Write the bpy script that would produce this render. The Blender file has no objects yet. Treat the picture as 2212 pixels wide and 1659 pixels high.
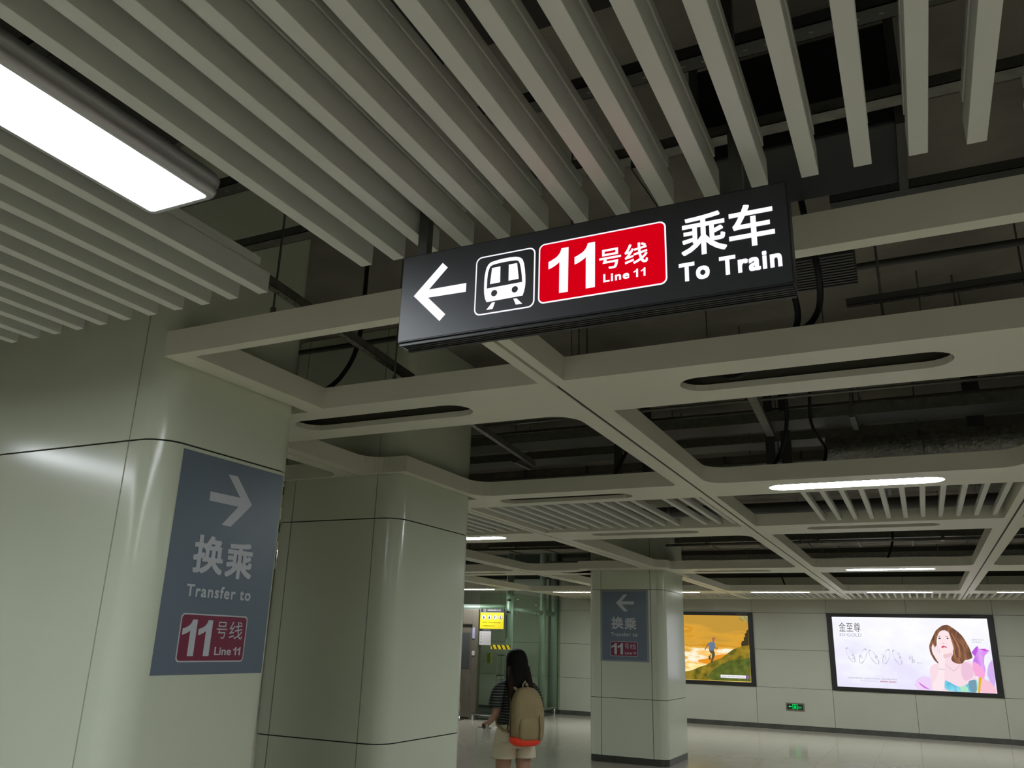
import bpy, bmesh, math, random
from mathutils import Vector, Matrix
random.seed(4)
SC = bpy.context.scene
COL = SC.collection
# ------------------------------------------------------------------ camera
cam_d = bpy.data.cameras.new('camera'); cam = bpy.data.objects.new('camera', cam_d); COL.objects.link(cam)
YAW, PITCH, ROLL, FPX = 0.456246744, 0.306408586, 0.0294616228, 1770.07
cy, sy, cp, sp, cr, sr = math.cos(YAW), math.sin(YAW), math.cos(PITCH), math.sin(PITCH), math.cos(ROLL), math.sin(ROLL)
Fv = Vector((-sy*cp, cy*cp, sp)); Rv = Vector((cy, sy, 0)); Uv = Rv.cross(Fv)
R2 = cr*Rv + sr*Uv; U2 = -sr*Rv + cr*Uv
cam.matrix_world = Matrix(((R2.x, U2.x, -Fv.x, 0), (R2.y, U2.y, -Fv.y, 0), (R2.z, U2.z, -Fv.z, 1.65), (0, 0, 0, 1)))
cam_d.sensor_width = 36.0; cam_d.lens = FPX/2212*36; cam_d.clip_start = 0.02; cam_d.clip_end = 200
SC.camera = cam
# ------------------------------------------------------------------ world, exposure
w = bpy.data.worlds.new('world'); SC.world = w; w.use_nodes = True
w.node_tree.nodes['Background'].inputs[0].default_value = (0.8, 0.85, 0.9, 1); w.node_tree.nodes['Background'].inputs[1].default_value = 0.02
SC.view_settings.view_transform = 'Standard'; SC.view_settings.look = 'None'
SC.cycles.diffuse_bounces = 8; SC.cycles.max_bounces = 12
SC.view_settings.exposure = 0.0; SC.view_settings.gamma = 1.0; SC.view_settings.use_curve_mapping = False
L_STRIP = 62.0
L_NEAR = 24.0
L_POSTER = 1.0
L_SIGN = 1.0
# ------------------------------------------------------------------ materials
def lin(c):
    return tuple((x/255/12.92 if x/255 <= 0.04045 else ((x/255+0.055)/1.055)**2.4) for x in c[:3])+(1,)
def mat(name, rgb, rough=0.6, metal=0.0, spec=0.5, var=0.0, vscale=3.0, bump=0.0, bscale=200.0, coat=0.0):
    m = bpy.data.materials.new(name); m.use_nodes = True
    nt = m.node_tree; b = nt.nodes['Principled BSDF']
    b.inputs['Base Color'].default_value = lin(rgb); b.inputs['Roughness'].default_value = rough
    b.inputs['Metallic'].default_value = metal; b.inputs['Specular IOR Level'].default_value = spec
    b.inputs['Coat Weight'].default_value = coat; b.inputs['Coat Roughness'].default_value = 0.08
    tc = nt.nodes.new('ShaderNodeTexCoord')
    if var > 0:
        n = nt.nodes.new('ShaderNodeTexNoise'); n.inputs['Scale'].default_value = vscale; n.inputs['Detail'].default_value = 6
        nt.links.new(tc.outputs['Object'], n.inputs['Vector'])
        r = nt.nodes.new('ShaderNodeValToRGB'); c = lin(rgb)
        r.color_ramp.elements[0].position = 0.3; r.color_ramp.elements[1].position = 0.7
        r.color_ramp.elements[0].color = tuple(x*(1-var) for x in c[:3])+(1,)
        r.color_ramp.elements[1].color = tuple(min(1, x*(1+var)) for x in c[:3])+(1,)
        nt.links.new(n.outputs['Fac'], r.inputs['Fac']); nt.links.new(r.outputs['Color'], b.inputs['Base Color'])
    if bump > 0:
        n2 = nt.nodes.new('ShaderNodeTexNoise'); n2.inputs['Scale'].default_value = bscale; n2.inputs['Detail'].default_value = 3
        nt.links.new(tc.outputs['Object'], n2.inputs['Vector'])
        bp = nt.nodes.new('ShaderNodeBump'); bp.inputs['Strength'].default_value = bump; bp.inputs['Distance'].default_value = 0.01
        nt.links.new(n2.outputs['Fac'], bp.inputs['Height']); nt.links.new(bp.outputs['Normal'], b.inputs['Normal'])
    return m
def emit(name, rgb, strength):
    m = bpy.data.materials.new(name); m.use_nodes = True; nt = m.node_tree; nt.nodes.clear()
    e = nt.nodes.new('ShaderNodeEmission'); e.inputs[0].default_value = lin(rgb); e.inputs[1].default_value = strength
    o = nt.nodes.new('ShaderNodeOutputMaterial'); nt.links.new(e.outputs[0], o.inputs[0]); return m
M = {}
M['panel'] = mat('coated_ceiling_panel', (219, 218, 201), 0.45, var=0.03, vscale=1.5)
M['liner'] = mat('shade_dark_liner', (74, 73, 62), 0.8)  # shade inside the slots put into a darker liner colour
M['slat'] = mat('coated_slat', (206, 208, 199), 0.5, var=0.03, vscale=2)
M['enamel'] = mat('enamel_cladding', (208, 214, 193), 0.17, spec=0.5, var=0.02, vscale=1.0)
M['wallpanel'] = mat('wall_cladding', (168, 168, 152), 0.3, var=0.03, vscale=1.2)
M['joint'] = mat('joint_shadow', (44, 45, 38), 0.8)
M['concrete'] = mat('sprayed_concrete', (126, 122, 111), 0.9, var=0.35, vscale=1.3, bump=0.4, bscale=18)
M['darkconc'] = mat('dark_concrete', (104, 101, 91), 0.9, var=0.35, vscale=2.3, bump=0.4, bscale=18)
M['floor'] = mat('polished_stone_tile', (174, 167, 151), 0.12, var=0.05, vscale=4)
M['grout'] = mat('tile_grout', (92, 86, 74), 0.7)
M['skirting'] = mat('dark_skirting_stone', (66, 66, 60), 0.3, var=0.2, vscale=8)
M['galv'] = mat('galvanised_steel', (120, 120, 112), 0.4, metal=0.7, var=0.2, vscale=20)
M['darkmetal'] = mat('dark_painted_metal', (70, 70, 67), 0.5, metal=0.2)
M['rubber'] = mat('black_conduit', (16, 16, 16), 0.6)
M['foil'] = mat('foil_wrap', (150, 150, 145), 0.35, metal=0.8, var=0.3, vscale=25, bump=1.0, bscale=40)
M['alu'] = mat('aluminium_trim', (196, 196, 196), 0.32, metal=0.6)
M['steel'] = mat('brushed_steel', (122, 114, 101), 0.4, metal=0.5, var=0.08, vscale=3)
M['chrome'] = mat('chrome', (200, 200, 200), 0.12, metal=1.0)
M['signface'] = mat('sign_face_black', (50, 52, 56), 0.42, spec=0.5)
M['signbody'] = mat('sign_body_black', (38, 39, 41), 0.4, metal=0.3)
M['signred'] = emit('sign_red_backlit', (212, 0, 22), L_SIGN)
M['signwhite'] = emit('sign_white_backlit', (248, 246, 255), L_SIGN*1.1)
M['black'] = mat('black_frame', (22, 20, 18), 0.45)
M['blue'] = mat('slate_blue_vinyl', (104, 117, 132), 0.35, var=0.03, vscale=3)
M['grey3'] = mat('light_grey_border', (140, 146, 148), 0.4)
M['vinylwhite'] = mat('pale_grey_vinyl', (196, 200, 206), 0.4)
M['maroon'] = mat('maroon_vinyl', (126, 34, 66), 0.4)
M['yellow'] = mat('yellow_notice', (214, 194, 14), 0.5)
M['brown'] = mat('dark_brown_vinyl', (60, 26, 16), 0.5)
M['paper'] = mat('notice_paper', (182, 176, 172), 0.6)
M['ink'] = mat('black_ink', (26, 26, 24), 0.6)
M['greyink'] = mat('grey_ink', (120, 110, 108), 0.6)
M['lilac'] = mat('lilac_panel', (150, 148, 170), 0.4)
M['lamp'] = emit('strip_lamp_diffuser', (243, 251, 255), L_STRIP)
M['nearlamp'] = emit('wide_lamp_diffuser', (243, 250, 255), L_NEAR)
M['green'] = emit('exit_green', (20, 235, 110), 1.0)
M['green2'] = emit('exit_dark_green', (0, 120, 40), 0.6)
M['skin'] = mat('skin', (168, 128, 106), 0.5)
M['hair'] = mat('black_hair', (17, 14, 11), 0.75, spec=0.15)
M['hair2'] = mat('brown_hair_tips', (42, 29, 21), 0.75, spec=0.15)
M['shorts'] = mat('cream_shorts', (206, 196, 170), 0.8)
M['canvas'] = mat('tan_canvas', (150, 132, 96), 0.85, var=0.12, vscale=9, bump=0.2, bscale=60)
M['darkcanvas'] = mat('olive_webbing', (80, 70, 44), 0.85)
M['orange'] = mat('orange_red_cloth', (255, 66, 34), 0.6)
M['whiteplastic'] = mat('white_plastic', (214, 212, 208), 0.4)
M['shoe'] = mat('white_shoe', (200, 196, 190), 0.6)
# striped shirt
def striped():
    m = mat('striped_knit', (20, 21, 22), 0.85); nt = m.node_tree; b = nt.nodes['Principled BSDF']
    tc = nt.nodes.new('ShaderNodeTexCoord'); wv = nt.nodes.new('ShaderNodeTexWave'); wv.bands_direction = 'Z'
    wv.inputs['Scale'].default_value = 13.5; wv.inputs['Distortion'].default_value = 0.4
    nt.links.new(tc.outputs['Object'], wv.inputs['Vector'])
    r = nt.nodes.new('ShaderNodeValToRGB'); r.color_ramp.elements[0].position = 0.86; r.color_ramp.elements[1].position = 0.93
    r.color_ramp.elements[0].color = lin((20, 21, 22)); r.color_ramp.elements[1].color = lin((112, 116, 104))
    nt.links.new(wv.outputs['Fac'], r.inputs['Fac']); nt.links.new(r.outputs['Color'], b.inputs['Base Color']); return m
M['shirt'] = striped()
def glass(name, tint, refl):
    m = bpy.data.materials.new(name); m.use_nodes = True; nt = m.node_tree; nt.nodes.clear()
    t = nt.nodes.new('ShaderNodeBsdfTransparent'); t.inputs[0].default_value = tint
    g = nt.nodes.new('ShaderNodeBsdfGlossy'); g.inputs[0].default_value = (0.8, 0.95, 0.85, 1); g.inputs['Roughness'].default_value = 0.03
    lw = nt.nodes.new('ShaderNodeLayerWeight'); lw.inputs[0].default_value = 0.5
    pw = nt.nodes.new('ShaderNodeMath'); pw.operation = 'POWER'; pw.inputs[1].default_value = 4.0; nt.links.new(lw.outputs['Facing'], pw.inputs[0])
    fr = nt.nodes.new('ShaderNodeMath'); fr.operation = 'MULTIPLY_ADD'; fr.inputs[1].default_value = refl; fr.inputs[2].default_value = 0.03; nt.links.new(pw.outputs[0], fr.inputs[0])
    mx = nt.nodes.new('ShaderNodeMixShader'); o = nt.nodes.new('ShaderNodeOutputMaterial')
    nt.links.new(fr.outputs[0], mx.inputs[0]); nt.links.new(t.outputs[0], mx.inputs[1]); nt.links.new(g.outputs[0], mx.inputs[2])
    nt.links.new(mx.outputs[0], o.inputs[0]); return m
M['glass'] = glass('green_tinted_glass', (0.86, 0.91, 0.86, 1), 0.45)
# ------------------------------------------------------------------ helpers
def tag(o, label=None, cat=None, group=None, kind=None):
    if label: o['label'] = label
    if cat: o['category'] = cat
    if group: o['group'] = group
    if kind: o['kind'] = kind
    return o
def empty(name, loc=(0, 0, 0), rz=0.0, parent=None, **k):
    o = bpy.data.objects.new(name, None); COL.objects.link(o); o.location = loc; o.rotation_euler = (0, 0, rz)
    o.empty_display_size = 0.1
    if parent: o.parent = parent
    return tag(o, **k)
class MB:
    def __init__(s): s.v = []; s.f = []
    def add(s, vs, fs):
        n = len(s.v); s.v += [tuple(v) for v in vs]; s.f += [tuple(i+n for i in f) for f in fs]; return s
    def box(s, x0, x1, y0, y1, z0, z1):
        return s.add([(x0,y0,z0),(x1,y0,z0),(x1,y1,z0),(x0,y1,z0),(x0,y0,z1),(x1,y0,z1),(x1,y1,z1),(x0,y1,z1)],
                     [(0,3,2,1),(4,5,6,7),(0,1,5,4),(1,2,6,5),(2,3,7,6),(3,0,4,7)])
    def tube(s, p, r, n=12, cap=True):
        p = [Vector(q) for q in p]; rings = []; rr = r if isinstance(r, (list, tuple)) else [r]*len(p)
        up = Vector((0, 0, 1)); prev = None
        for i, q in enumerate(p):
            t = (p[min(i+1, len(p)-1)]-p[max(i-1, 0)]).normalized()
            a = prev if prev is not None else (up if abs(t.z) < 0.95 else Vector((1, 0, 0)))
            x = (a - t*a.dot(t)).normalized(); y = t.cross(x); prev = x
            rings.append([q + rr[i]*(math.cos(2*math.pi*k/n)*x + math.sin(2*math.pi*k/n)*y) for k in range(n)])
        vs = [v for ring in rings for v in ring]; fs = []
        for i in range(len(p)-1):
            for k in range(n): fs.append((i*n+k, i*n+(k+1) % n, (i+1)*n+(k+1) % n, (i+1)*n+k))
        if cap: fs.append(tuple(range(n))[::-1]); fs.append(tuple((len(p)-1)*n+k for k in range(n)))
        return s.add(vs, fs)
    def loft(s, rings, closed_caps=True):
        n = len(rings[0]); vs = [v for r in rings for v in r]; fs = []
        for i in range(len(rings)-1):
            for k in range(n): fs.append((i*n+k, i*n+(k+1) % n, (i+1)*n+(k+1) % n, (i+1)*n+k))
        if closed_caps: fs.append(tuple(range(n))[::-1]); fs.append(tuple((len(rings)-1)*n+k for k in range(n)))
        return s.add(vs, fs)
    def prism(s, pts, z0, z1):
        n = len(pts); vs = [(x, y, z0) for x, y in pts]+[(x, y, z1) for x, y in pts]
        fs = [tuple(range(n))[::-1], tuple(range(n, 2*n))]+[(k, (k+1) % n, n+(k+1) % n, n+k) for k in range(n)]
        return s.add(vs, fs)
    def build(s, name, m, parent=None, smooth=False, bevel=0.0, sub=0, fix=True):
        me = bpy.data.meshes.new(name); me.from_pydata([tuple(v) for v in s.v], [], s.f)
        if fix:
            bm = bmesh.new(); bm.from_mesh(me); bmesh.ops.recalc_face_normals(bm, faces=bm.faces); bm.to_mesh(me); bm.free()
        me.materials.append(m); o = bpy.data.objects.new(name, me); COL.objects.link(o)
        if smooth: me.polygons.foreach_set('use_smooth', [True]*len(me.polygons))
        if bevel > 0:
            b = o.modifiers.new('bevel', 'BEVEL'); b.width = bevel; b.segments = 2; b.limit_method = 'ANGLE'
        if sub:
            b = o.modifiers.new('sub', 'SUBSURF'); b.levels = sub; b.render_levels = sub
        if parent: o.parent = parent
        return o
def share(o, loc, parent=None, name=None):
    c = o.copy(); COL.objects.link(c); c.location = loc; c.parent = parent or o.parent; return c
def flat(name, pts, axis, off, m, parent=None):
    """a flat printed or lit shape standing on a plane x=off or y=off"""
    n = len(pts); d = 0.0
    vs = [((u, off, v) if axis == 'y' else (off, u, v)) for u, v in pts]
    me = bpy.data.meshes.new(name); me.from_pydata(vs, [], [tuple(range(n))]); me.materials.append(m)
    o = bpy.data.objects.new(name, me); COL.objects.link(o)
    if parent: o.parent = parent
    return o
def rrect(u0, u1, v0, v1, r, n=6):
    P = []
    for cx, cyy, a in ((u1-r, v1-r, 0), (u0+r, v1-r, 90), (u0+r, v0+r, 180), (u1-r, v0+r, 270)):
        for k in range(n+1):
            t = math.radians(a+90*k/n); P.append((cx+r*math.cos(t), cyy+r*math.sin(t)))
    return P
def circ(u, v, r, n=24): return [(u+r*math.cos(2*math.pi*k/n), v+r*math.sin(2*math.pi*k/n)) for k in range(n)]
def text(name, body, u0, u1, v0, v1, axis, off, m, parent=None, bold=0.0, space=1.0, split=False):
    """lettering from the built-in font fitted to a measured box; bold thickens by stamping shifted copies"""
    c = bpy.data.curves.new('lettering', 'FONT'); c.body = body; c.resolution_u = 3; c.space_character = space
    t = bpy.data.objects.new('lettering', c); COL.objects.link(t)
    dg = bpy.context.evaluated_depsgraph_get(); me = bpy.data.meshes.new_from_object(t.evaluated_get(dg))
    bpy.data.objects.remove(t); bpy.data.curves.remove(c)
    co = [(v.co.x, v.co.y) for v in me.vertices]; fs = [tuple(p.vertices) for p in me.polygons]; bpy.data.meshes.remove(me)
    groups = [fs]
    if split:      # one object for each letter: faces whose extents overlap along the line belong together
        sp = sorted(((min(co[i][0] for i in f), max(co[i][0] for i in f), f) for f in fs), key=lambda q: q[0])
        groups = []; end = -1e9
        for lo, hi, f in sp:
            if lo > end+0.004: groups.append([])
            groups[-1].append(f); end = max(end, hi)
    xs = [p[0] for p in co]; ys = [p[1] for p in co]
    a, b, c0, d = min(xs)-bold, max(xs)+bold, min(ys)-bold, max(ys)+bold
    st = [(0, 0)] if bold <= 0 else [(bold*i, bold*j) for i in (-1, 0, 1) for j in (-1, 0, 1)]
    out = []
    for g in groups:
        ids = sorted({i for f in g for i in f}); mp = {j: k for k, j in enumerate(ids)}; vs = []; F = []
        for si, (dx, dy) in enumerate(st):
            n = len(vs); off_ = off+(-1 if axis == 'y' else 1)*si*0.00003
            for i in ids:
                u = u0+(co[i][0]+dx-a)/(b-a)*(u1-u0); q = v0+(co[i][1]+dy-c0)/(d-c0)*(v1-v0)
                vs.append((u, off_, q) if axis == 'y' else (off_, u, q))
            F += [tuple(mp[i]+n for i in f) for f in g]
        me = bpy.data.meshes.new(name); me.from_pydata(vs, [], F); me.materials.append(m)
        o = bpy.data.objects.new(name, me); COL.objects.link(o)
        if parent: o.parent = parent
        out.append(o)
    return out if split else out[0]
# ------------------------------------------------------------------ measured outlines (metres on the sign and poster planes)
S_ARROW = [(-1.1114,2.6679),(-1.0938,2.6506),(-1.1514,2.5929),(-1.0316,2.5924),(-1.0316,2.566),(-1.1527,2.5682),(-1.0931,2.5089),(-1.1112,2.4913),(-1.2011,2.5806)]
S_BODY = [(-0.966,2.5239),(-0.9711,2.5354),(-0.9742,2.5501),(-0.9752,2.5646),(-0.9754,2.5827),(-0.9749,2.6007),(-0.9727,2.6148),(-0.97,2.6262),(-0.9642,2.6361),(-0.9569,2.6408),(-0.9486,2.6423),(-0.932,2.6443),(-0.9173,2.645),(-0.899,2.6448),(-0.8826,2.6435),(-0.8735,2.6409),(-0.8661,2.6368),(-0.8606,2.6304),(-0.8567,2.6189),(-0.854,2.6024),(-0.8523,2.5861),(-0.8514,2.5718),(-0.8513,2.5613),(-0.8522,2.5491),(-0.8546,2.5373),(-0.8587,2.5258)]
S_HOLE = [(-0.9663,2.564),(-0.9661,2.5919),(-0.9644,2.6097),(-0.9609,2.6227),(-0.9574,2.6284),(-0.9501,2.6316),(-0.9353,2.6331),(-0.9169,2.6337),(-0.8986,2.6335),(-0.8805,2.6323),(-0.875,2.63),(-0.8712,2.6256),(-0.8677,2.6156),(-0.8648,2.6008),(-0.8624,2.5844),(-0.8607,2.5655)]
S_PANE1 = [(-0.9525,2.6224),(-0.927,2.6229),(-0.9262,2.5756),(-0.9571,2.575)]
S_PANE2 = [(-0.902,2.6233),(-0.877,2.6236),(-0.8708,2.5761),(-0.9013,2.5756)]
S_RAIL1 = [(-0.9494,2.5203),(-0.9397,2.5205),(-0.9463,2.5017),(-0.966,2.5009)]
S_RAIL2 = [(-0.8858,2.5211),(-0.8763,2.5212),(-0.859,2.5029),(-0.8779,2.5028)]
S_ONE = [(-0.7858,2.6094),(-0.7791,2.6118),(-0.7719,2.615),(-0.7648,2.6186),(-0.7595,2.6227),(-0.7542,2.629),(-0.7511,2.6357),(-0.749,2.6426),(-0.729,2.6427),(-0.7299,2.5154),(-0.7547,2.5155),(-0.7545,2.6036),(-0.7592,2.5999),(-0.7645,2.5964),(-0.7752,2.5911),(-0.7855,2.5881)]
C_ARROW = [(2.8371,2.3682),(2.8958,2.3701),(3.0135,2.2506),(2.8927,2.1316),(2.835,2.1335),(2.926,2.2297),(2.7419,2.2306),(2.7415,2.2719),(2.9301,2.2734)]
G_HAIR = [(0.317,2.228),(0.382,2.272),(0.465,2.29),(0.522,2.264),(0.576,2.222),(0.658,2.153),(0.727,2.075),(0.771,1.99),(0.805,1.906),(0.842,1.812),(0.86,1.718),(0.878,1.635),(0.816,1.601),(0.716,1.577),(0.669,1.512),(0.589,1.499),(0.495,1.538),(0.463,1.6),(0.525,1.708),(0.518,1.814),(0.486,1.962),(0.469,2.155),(0.349,2.163),(0.269,2.075),(0.235,1.956),(0.235,1.87),(0.187,1.805),(0.243,1.593),(0.221,1.486),(0.158,1.548),(0.125,1.61),(0.093,1.684),(0.081,1.759),(0.082,1.855),(0.124,1.953),(0.174,2.041),(0.238,2.161)]
G_HAIR2 = [(0.459,2.241),(0.574,2.2),(0.676,2.063),(0.739,1.926),(0.789,1.779),(0.813,1.654),(0.719,1.609),(0.594,1.541),(0.522,1.602),(0.555,1.709),(0.548,1.815),(0.516,1.963),(0.486,2.134)]
G_FACE = [(0.35,2.169),(0.305,2.13),(0.274,2.076),(0.245,1.956),(0.246,1.892),(0.253,1.849),(0.271,1.791),(0.3,1.738),(0.326,1.707),(0.359,1.69),(0.436,1.705),(0.51,1.75),(0.553,1.815),(0.548,1.9),(0.523,2.027),(0.486,2.134),(0.431,2.174)]
G_BODY = [(0.351,1.745),(0.326,1.532),(0.233,1.502),(0.151,1.484),(0.093,1.46),(0.064,1.428),(0.043,1.374),(0.036,1.31),(0.043,1.236),(0.049,1.163),(0.04,0.953),(0.898,0.948),(0.911,1.2),(0.864,1.291),(0.85,1.404),(0.853,1.508),(0.815,1.591),(0.712,1.545),(0.628,1.501),(0.542,1.603),(0.523,1.771)]
G_DRESS = [(0.299,1.174),(0.351,1.155),(0.406,1.121),(0.479,1.077),(0.535,1.054),(0.574,1.051),(0.675,1.086),(0.76,1.152),(0.835,1.207),(0.891,1.199),(0.898,1.096),(0.879,0.947),(0.268,0.948)]
G_DRESS2 = [(0.535,1.054),(0.574,1.051),(0.675,1.086),(0.709,1.047),(0.716,0.949),(0.561,0.947),(0.578,1.01)]
G_DRESS3 = [(0.723,1.161),(0.835,1.207),(0.881,1.188),(0.869,0.947),(0.745,0.946)]
G_ARM = [(0.157,1.895),(0.124,1.824),(0.124,1.739),(0.142,1.675),(0.187,1.58),(0.232,1.497),(0.211,1.401),(0.185,1.305),(0.159,1.21),(0.102,1.144),(0.055,1.079),(0.05,0.954),(0.258,0.953),(0.294,1.173),(0.319,1.384),(0.357,1.544),(0.337,1.628),(0.306,1.701),(0.288,1.807),(0.275,1.871),(0.251,1.881),(0.219,1.859),(0.182,1.804),(0.173,1.858)]
G_EYE1 = [(0.265,2.0),(0.293,2.022),(0.332,2.012),(0.304,1.99)]
G_EYE2 = [(0.427,2.009),(0.454,2.026),(0.476,2.005),(0.448,1.993)]
G_BROW1 = [(0.276,2.049),(0.328,2.064),(0.329,2.055),(0.277,2.038)]
G_BROW2 = [(0.411,2.048),(0.467,2.058),(0.464,2.05),(0.411,2.039)]
G_NOSE = [(0.332,1.924),(0.342,1.914),(0.371,1.914),(0.382,1.928),(0.375,1.908),(0.339,1.905)]
G_LIPS = [(0.303,1.829),(0.345,1.865),(0.374,1.858),(0.432,1.827),(0.368,1.81),(0.329,1.811)]
G_FLOWER = [(0.862,1.739),(0.942,1.836),(0.996,1.874),(1.008,1.817),(1.056,1.816),(1.114,1.82),(1.196,1.78),(1.097,1.683),(1.077,1.599),(1.066,1.516),(1.081,1.413),(1.029,1.225),(0.928,1.262),(0.873,1.281),(0.85,1.404),(0.858,1.55),(0.91,1.657)]
G_FLOWER2 = [(0.862,1.739),(0.942,1.836),(0.996,1.874),(0.972,1.763),(0.921,1.667)]
G_FLOWER3 = [(1.027,1.815),(1.114,1.818),(1.191,1.785),(1.108,1.767)]
G_FLOWER4 = [(0.868,1.551),(0.925,1.542),(0.993,1.472),(1.061,1.33),(1.029,1.225),(0.928,1.262),(0.873,1.281),(0.85,1.404)]
G_PETALR = [(1.221,1.604),(1.152,1.519),(1.115,1.414),(1.097,1.31),(1.127,1.178),(1.197,1.059),(1.227,1.213),(1.235,1.419)]
G_PETALL = [(-0.291,1.043),(-0.252,1.129),(-0.205,1.184),(-0.14,1.224),(-0.049,1.227),(0.039,1.205),(0.07,1.122),(0.04,0.953),(-0.13,0.95),(-0.229,0.961)]
G_PETALL2 = [(-0.212,1.12),(-0.156,1.08),(-0.091,1.031),(0.003,0.972),(-0.096,0.989),(-0.169,1.048)]
G_ARMR = [(0.928,1.262),(1.029,1.225),(1.127,1.178),(1.175,1.109),(1.222,1.03),(1.22,0.948),(0.898,0.948)]
G_STEM = [(0.937,1.258),(0.993,1.244),(0.951,1.099),(0.927,0.949),(0.884,0.947)]
G_NECK = [(0.348,1.506),(0.386,1.45),(0.493,1.359),(0.582,1.446),(0.627,1.495)]
G_NOTE = [(0.896,2.014),(1.13,1.978),(0.895,1.961),(1.066,1.934)]
N_HILL = [(-5.88,0.993),(-5.417,1.083),(-5.121,1.144),(-5.022,1.169),(-4.886,1.23),(-4.78,1.269),(-4.69,1.3),(-4.599,1.352),(-4.509,1.397),(-4.419,1.428),(-4.33,1.459),(-4.225,1.532),(-4.134,1.604),(-4.059,1.655),(-3.971,1.693),(-3.84,1.724),(-3.68,1.77),(-3.681,0.964),(-5.12,0.952),(-5.881,0.951)]
N_HILL2 = [(-4.703,0.986),(-4.578,1.158),(-4.367,1.304),(-4.144,1.409),(-3.927,1.43),(-3.674,1.494),(-3.681,0.964),(-4.384,0.958)]
N_BUSH = [(-3.854,1.731),(-3.857,1.793),(-3.833,1.85),(-3.789,1.865),(-3.792,1.928),(-3.755,1.956),(-3.766,2.005),(-3.721,2.048),(-3.722,2.083),(-3.671,2.112),(-3.677,1.763)]
N_ISLE1 = [(-4.879,1.399),(-4.773,1.423),(-4.565,1.458),(-4.444,1.525),(-4.18,1.554),(-4.242,1.476),(-4.435,1.4),(-4.57,1.346),(-4.689,1.321),(-4.88,1.356)]
N_SHIRT = [(-4.64,1.773),(-4.571,1.815),(-4.504,1.825),(-4.464,1.792),(-4.464,1.721),(-4.499,1.622),(-4.609,1.619),(-4.609,1.732)]
N_ARMS = [(-4.632,1.781),(-4.688,1.687),(-4.72,1.637),(-4.698,1.627),(-4.666,1.688),(-4.603,1.753)]
N_ARMS2 = [(-4.487,1.721),(-4.451,1.687),(-4.39,1.684),(-4.396,1.667),(-4.452,1.665),(-4.495,1.692)]
N_HEAD = [(-4.531,1.89),(-4.507,1.916),(-4.467,1.917),(-4.445,1.892),(-4.472,1.874),(-4.471,1.834),(-4.504,1.817),(-4.525,1.84)]
N_LEGS = [(-4.609,1.619),(-4.499,1.622),(-4.483,1.58),(-4.474,1.524),(-4.507,1.446),(-4.555,1.347),(-4.587,1.35),(-4.557,1.466),(-4.546,1.543),(-4.589,1.577)]
N_LEG2 = [(-4.546,1.543),(-4.585,1.493),(-4.581,1.43),(-4.59,1.401),(-4.625,1.428),(-4.633,1.484),(-4.592,1.514)]
N_BAR = [(-4.366,1.09),(-3.79,1.093),(-3.796,1.027),(-4.369,1.028)]
N_BAR2 = [(-3.782,1.093),(-3.719,1.093),(-3.723,1.03),(-3.786,1.03)]
N_SUN = [(-5.856,1.888),(-5.13,1.905),(-4.99,1.994),(-4.886,1.967),(-4.734,2.014),(-4.543,1.946),(-4.309,1.909),(-4.107,1.857),(-3.893,1.792),(-4.112,1.759),(-4.341,1.837),(-4.548,1.832),(-4.936,1.852),(-5.858,1.815)]
N_SUN2 = [(-5.862,1.655),(-5.139,1.675),(-4.976,1.594),(-4.643,1.688),(-4.347,1.71),(-4.117,1.661),(-4.238,1.559),(-4.502,1.544),(-4.8,1.5),(-5.867,1.467)]
N_CODE = [(-3.929,2.476),(-3.684,2.436)]
N_TWIG = [(-3.876,2.37),(-3.793,2.3),(-3.741,2.202),(-3.665,2.274),(-3.759,2.4),(-3.671,2.295)]

# ------------------------------------------------------------------ setting: shell
YW = 20.423; ZC = 2.8; ZS = 3.95
fl = empty('floor', (0, 0, 0), kind='structure', label='polished beige stone tile floor of the concourse')
MB().box(-15, 8, -6, 21, -0.2, -0.004).build('screed', M['floor'], fl)
tile = None
T = 0.8
for i in range(15):
    for j in range(18):
        x = -8.9+i*T; y = 6.1+j*T
        if y+T > YW: continue
        if (-4.85 < x+T and x < -3.45 and 12.5 < y+T and y < 14.0):   # the pillar stands on this tile, keep it under the pillar's feet
            pass
        if tile is None:
            tile = MB().box(0.0015, T-0.0015, 0.0015, T-0.0015, -0.004, 0).build('floor_tile', M['floor'], fl); tile.location = (x, y, 0)
        else: share(tile, (x, y, 0))
wb = empty('wall_back', (0, YW, 0), kind='structure', label='far wall clad in large pale olive panels')
MB().box(-11.6, 8, 0.028, 0.25, 0, ZS).build('backing', M['joint'], wb)
JX = [1.35+1.643*k for k in range(-8, 4)]
ZR = [(0.09, 0.868), (0.868, 1.685), (1.685, 2.497), (2.497, 3.3)]
def posterspot(xa, xb, za):
    return za in (0.868, 1.685) and ((-1.95 < xa and xb < 1.36) or (-6.87 < xa and xb < -3.56))
wp = {}
for k in range(len(JX)):
    xa = JX[k]; xb = xa+1.643
    xa2 = max(xa, -11.6)
    for za, zb in ZR:
        if posterspot(xa, xb, za): continue
        wd = round(xb-xa2-0.007, 4); h = round(zb-za-0.007, 4); key = (wd, h)
        if key not in wp: wp[key] = MB().box(0, wd, 0, 0.02, 0, h).build('cladding_panel', M['wallpanel'], wb, bevel=0.0015); o = wp[key]
        else: o = share(wp[key], (0, 0, 0))
        o.location = (xa2+0.0035, 0, za+0.0035)
bb = empty('baseboard_back', (0, YW, 0), kind='structure', label='dark stone skirting at the foot of the far wall')
sk = None; x = -11.6
while x < 7.9:
    if sk is None: sk = MB().box(0.002, 0.598, -0.012, 0.028, 0, 0.088).build('skirting_tile', M['skirting'], bb); sk.location = (x, 0, 0)
    else: share(sk, (x, 0, 0))
    x += 0.6
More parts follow.
